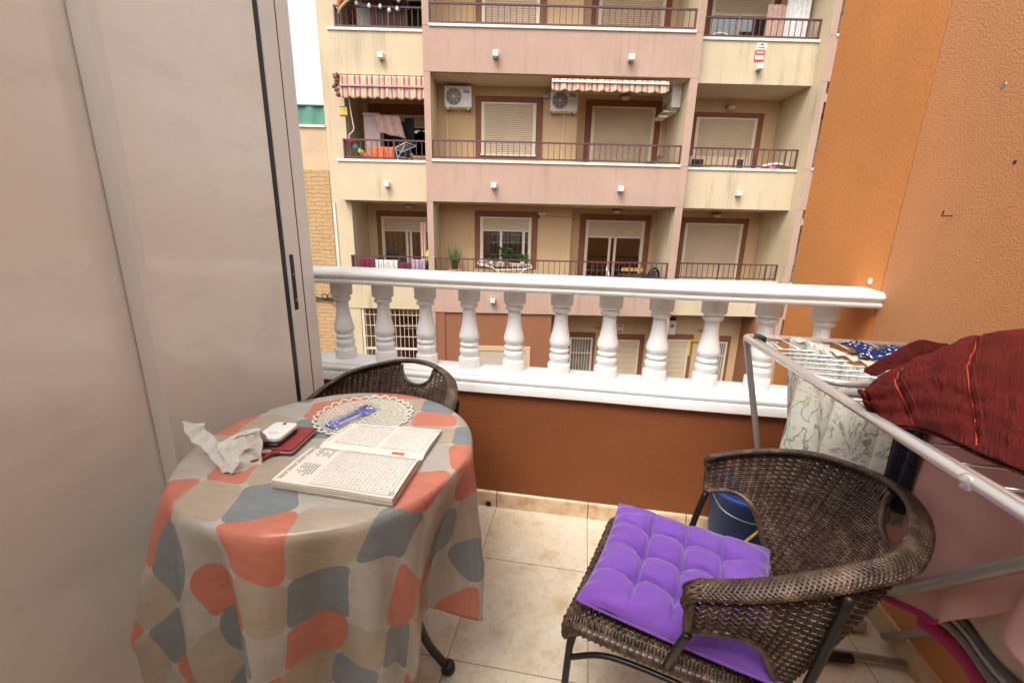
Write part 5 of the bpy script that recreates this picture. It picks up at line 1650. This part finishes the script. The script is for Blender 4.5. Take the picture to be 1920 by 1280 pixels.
# bucket with a yellow stick
bk_ = thing('bucket', 'dark blue plastic bucket on the floor behind the wicker armchair', 'bucket', (.625,1.470,0))
MB().lathe([(.088,.002),(.108,.30),(.114,.302),(.116,.318),(.108,.319),(.102,.302),(.080,.012),(.001,.010)],32).build('pail', M['blue_bucket'], bk_, smooth=True, )
MB().tube(catmull([(-.115,0,.300),(-.090,-.09,.27),(0,-.125,.255),(.090,-.09,.27),(.115,0,.300)],8),.0025,6).build('handle', M['galv'], bk_, smooth=True)
sx_ = thing('yellow_stick', 'thin yellow stick leaning against the blue bucket behind the chair', 'stick', (.615,1.335,.19))
MB().tube([(-.04,-.05,.03),(.06,.04,.045)], .0045, 8).build('stick', M['yellow'], sx_, smooth=True)
wb = thing('white_bottle', 'white plastic bottle standing beside the blue bucket', 'bottle', (.79,1.43,0))
MB().lathe([(.045,0),(.048,.02),(.048,.15),(.030,.19),(.014,.20),(.014,.225),(.001,.226)],20).build('bottle_body', M['white_gloss'], wb, smooth=True)
cbx = thing('cardboard_scrap', 'cream folded cardboard scrap on the floor at the lower right', 'cardboard', (.80,.86,.0))
MB().grid(lambda i,j:(.12*i-.03*j,.16*j,.004+.05*abs(i-.4)),10,4).build('folded_card', simple('cream_card',(.66,.55,.38),.8), cbx, solid=.003)

# ================================================================= CAMERA, LIGHT
cam_d = bpy.data.cameras.new('camera'); cam = bpy.data.objects.new('camera', cam_d); COL.objects.link(cam)
yaw, pitch, roll, ch_ = .16223, .25636, .02347, 1.19433
cy, sy = math.cos(yaw), math.sin(yaw)
F = Vector((-sy*math.cos(pitch), cy*math.cos(pitch), -math.sin(pitch)))
Rr = Vector((cy, sy, 0)); Uu = Rr.cross(F)
R2_ = Rr*math.cos(roll)+Uu*math.sin(roll); U2_ = -Rr*math.sin(roll)+Uu*math.cos(roll)
mat = Matrix((R2_, U2_, -F)).transposed().to_4x4(); mat.translation = Vector((0,0,ch_))
cam.matrix_world = mat
cam_d.sensor_width = 36; cam_d.lens = 36*790/1920; cam_d.clip_start = .02; cam_d.clip_end = 500
scene.camera = cam

w = bpy.data.worlds.new("World"); scene.world = w; w.use_nodes = True
nt = w.node_tree; nt.nodes.clear()
sky = nt.nodes.new('ShaderNodeTexSky'); sky.sky_type = 'NISHITA'; sky.sun_disc = False
EL, RO = math.radians(58), math.radians(200)
sky.sun_elevation = EL; sky.sun_rotation = RO; sky.air_density = 1.0; sky.dust_density = 4.0; sky.ozone_density = 1.0
hs = nt.nodes.new('ShaderNodeHueSaturation'); hs.inputs['Saturation'].default_value = .1
bg = nt.nodes.new('ShaderNodeBackground'); bg.inputs['Strength'].default_value = .15
wo = nt.nodes.new('ShaderNodeOutputWorld')
nt.links.new(sky.outputs[0], hs.inputs['Color']); nt.links.new(hs.outputs[0], bg.inputs[0]); nt.links.new(bg.outputs[0], wo.inputs[0])
sd = bpy.data.lights.new('sun', 'SUN'); sd.energy = 1.0; sd.angle = math.radians(25); sd.color = (1,.93,.84)
so = bpy.data.objects.new('sun', sd); COL.objects.link(so)
# azimuth: sun_rotation measured from +Y towards +X ; from behind our building, high
az = RO
dirv = Vector((math.sin(az)*math.cos(EL), math.cos(az)*math.cos(EL), math.sin(EL)))
so.rotation_euler = dirv.to_track_quat('Z','Y').to_euler()
vs_ = scene.view_settings
vs_.view_transform = 'Standard'; vs_.look = 'None'; vs_.gamma = 1; vs_.exposure = 1.1
try: vs_.use_curve_mapping = False
except Exception: pass
scene.cycles.max_bounces = 8; scene.cycles.diffuse_bounces = 5; scene.cycles.transparent_max_bounces = 12
try: scene.cycles.use_denoising = True
except Exception: pass
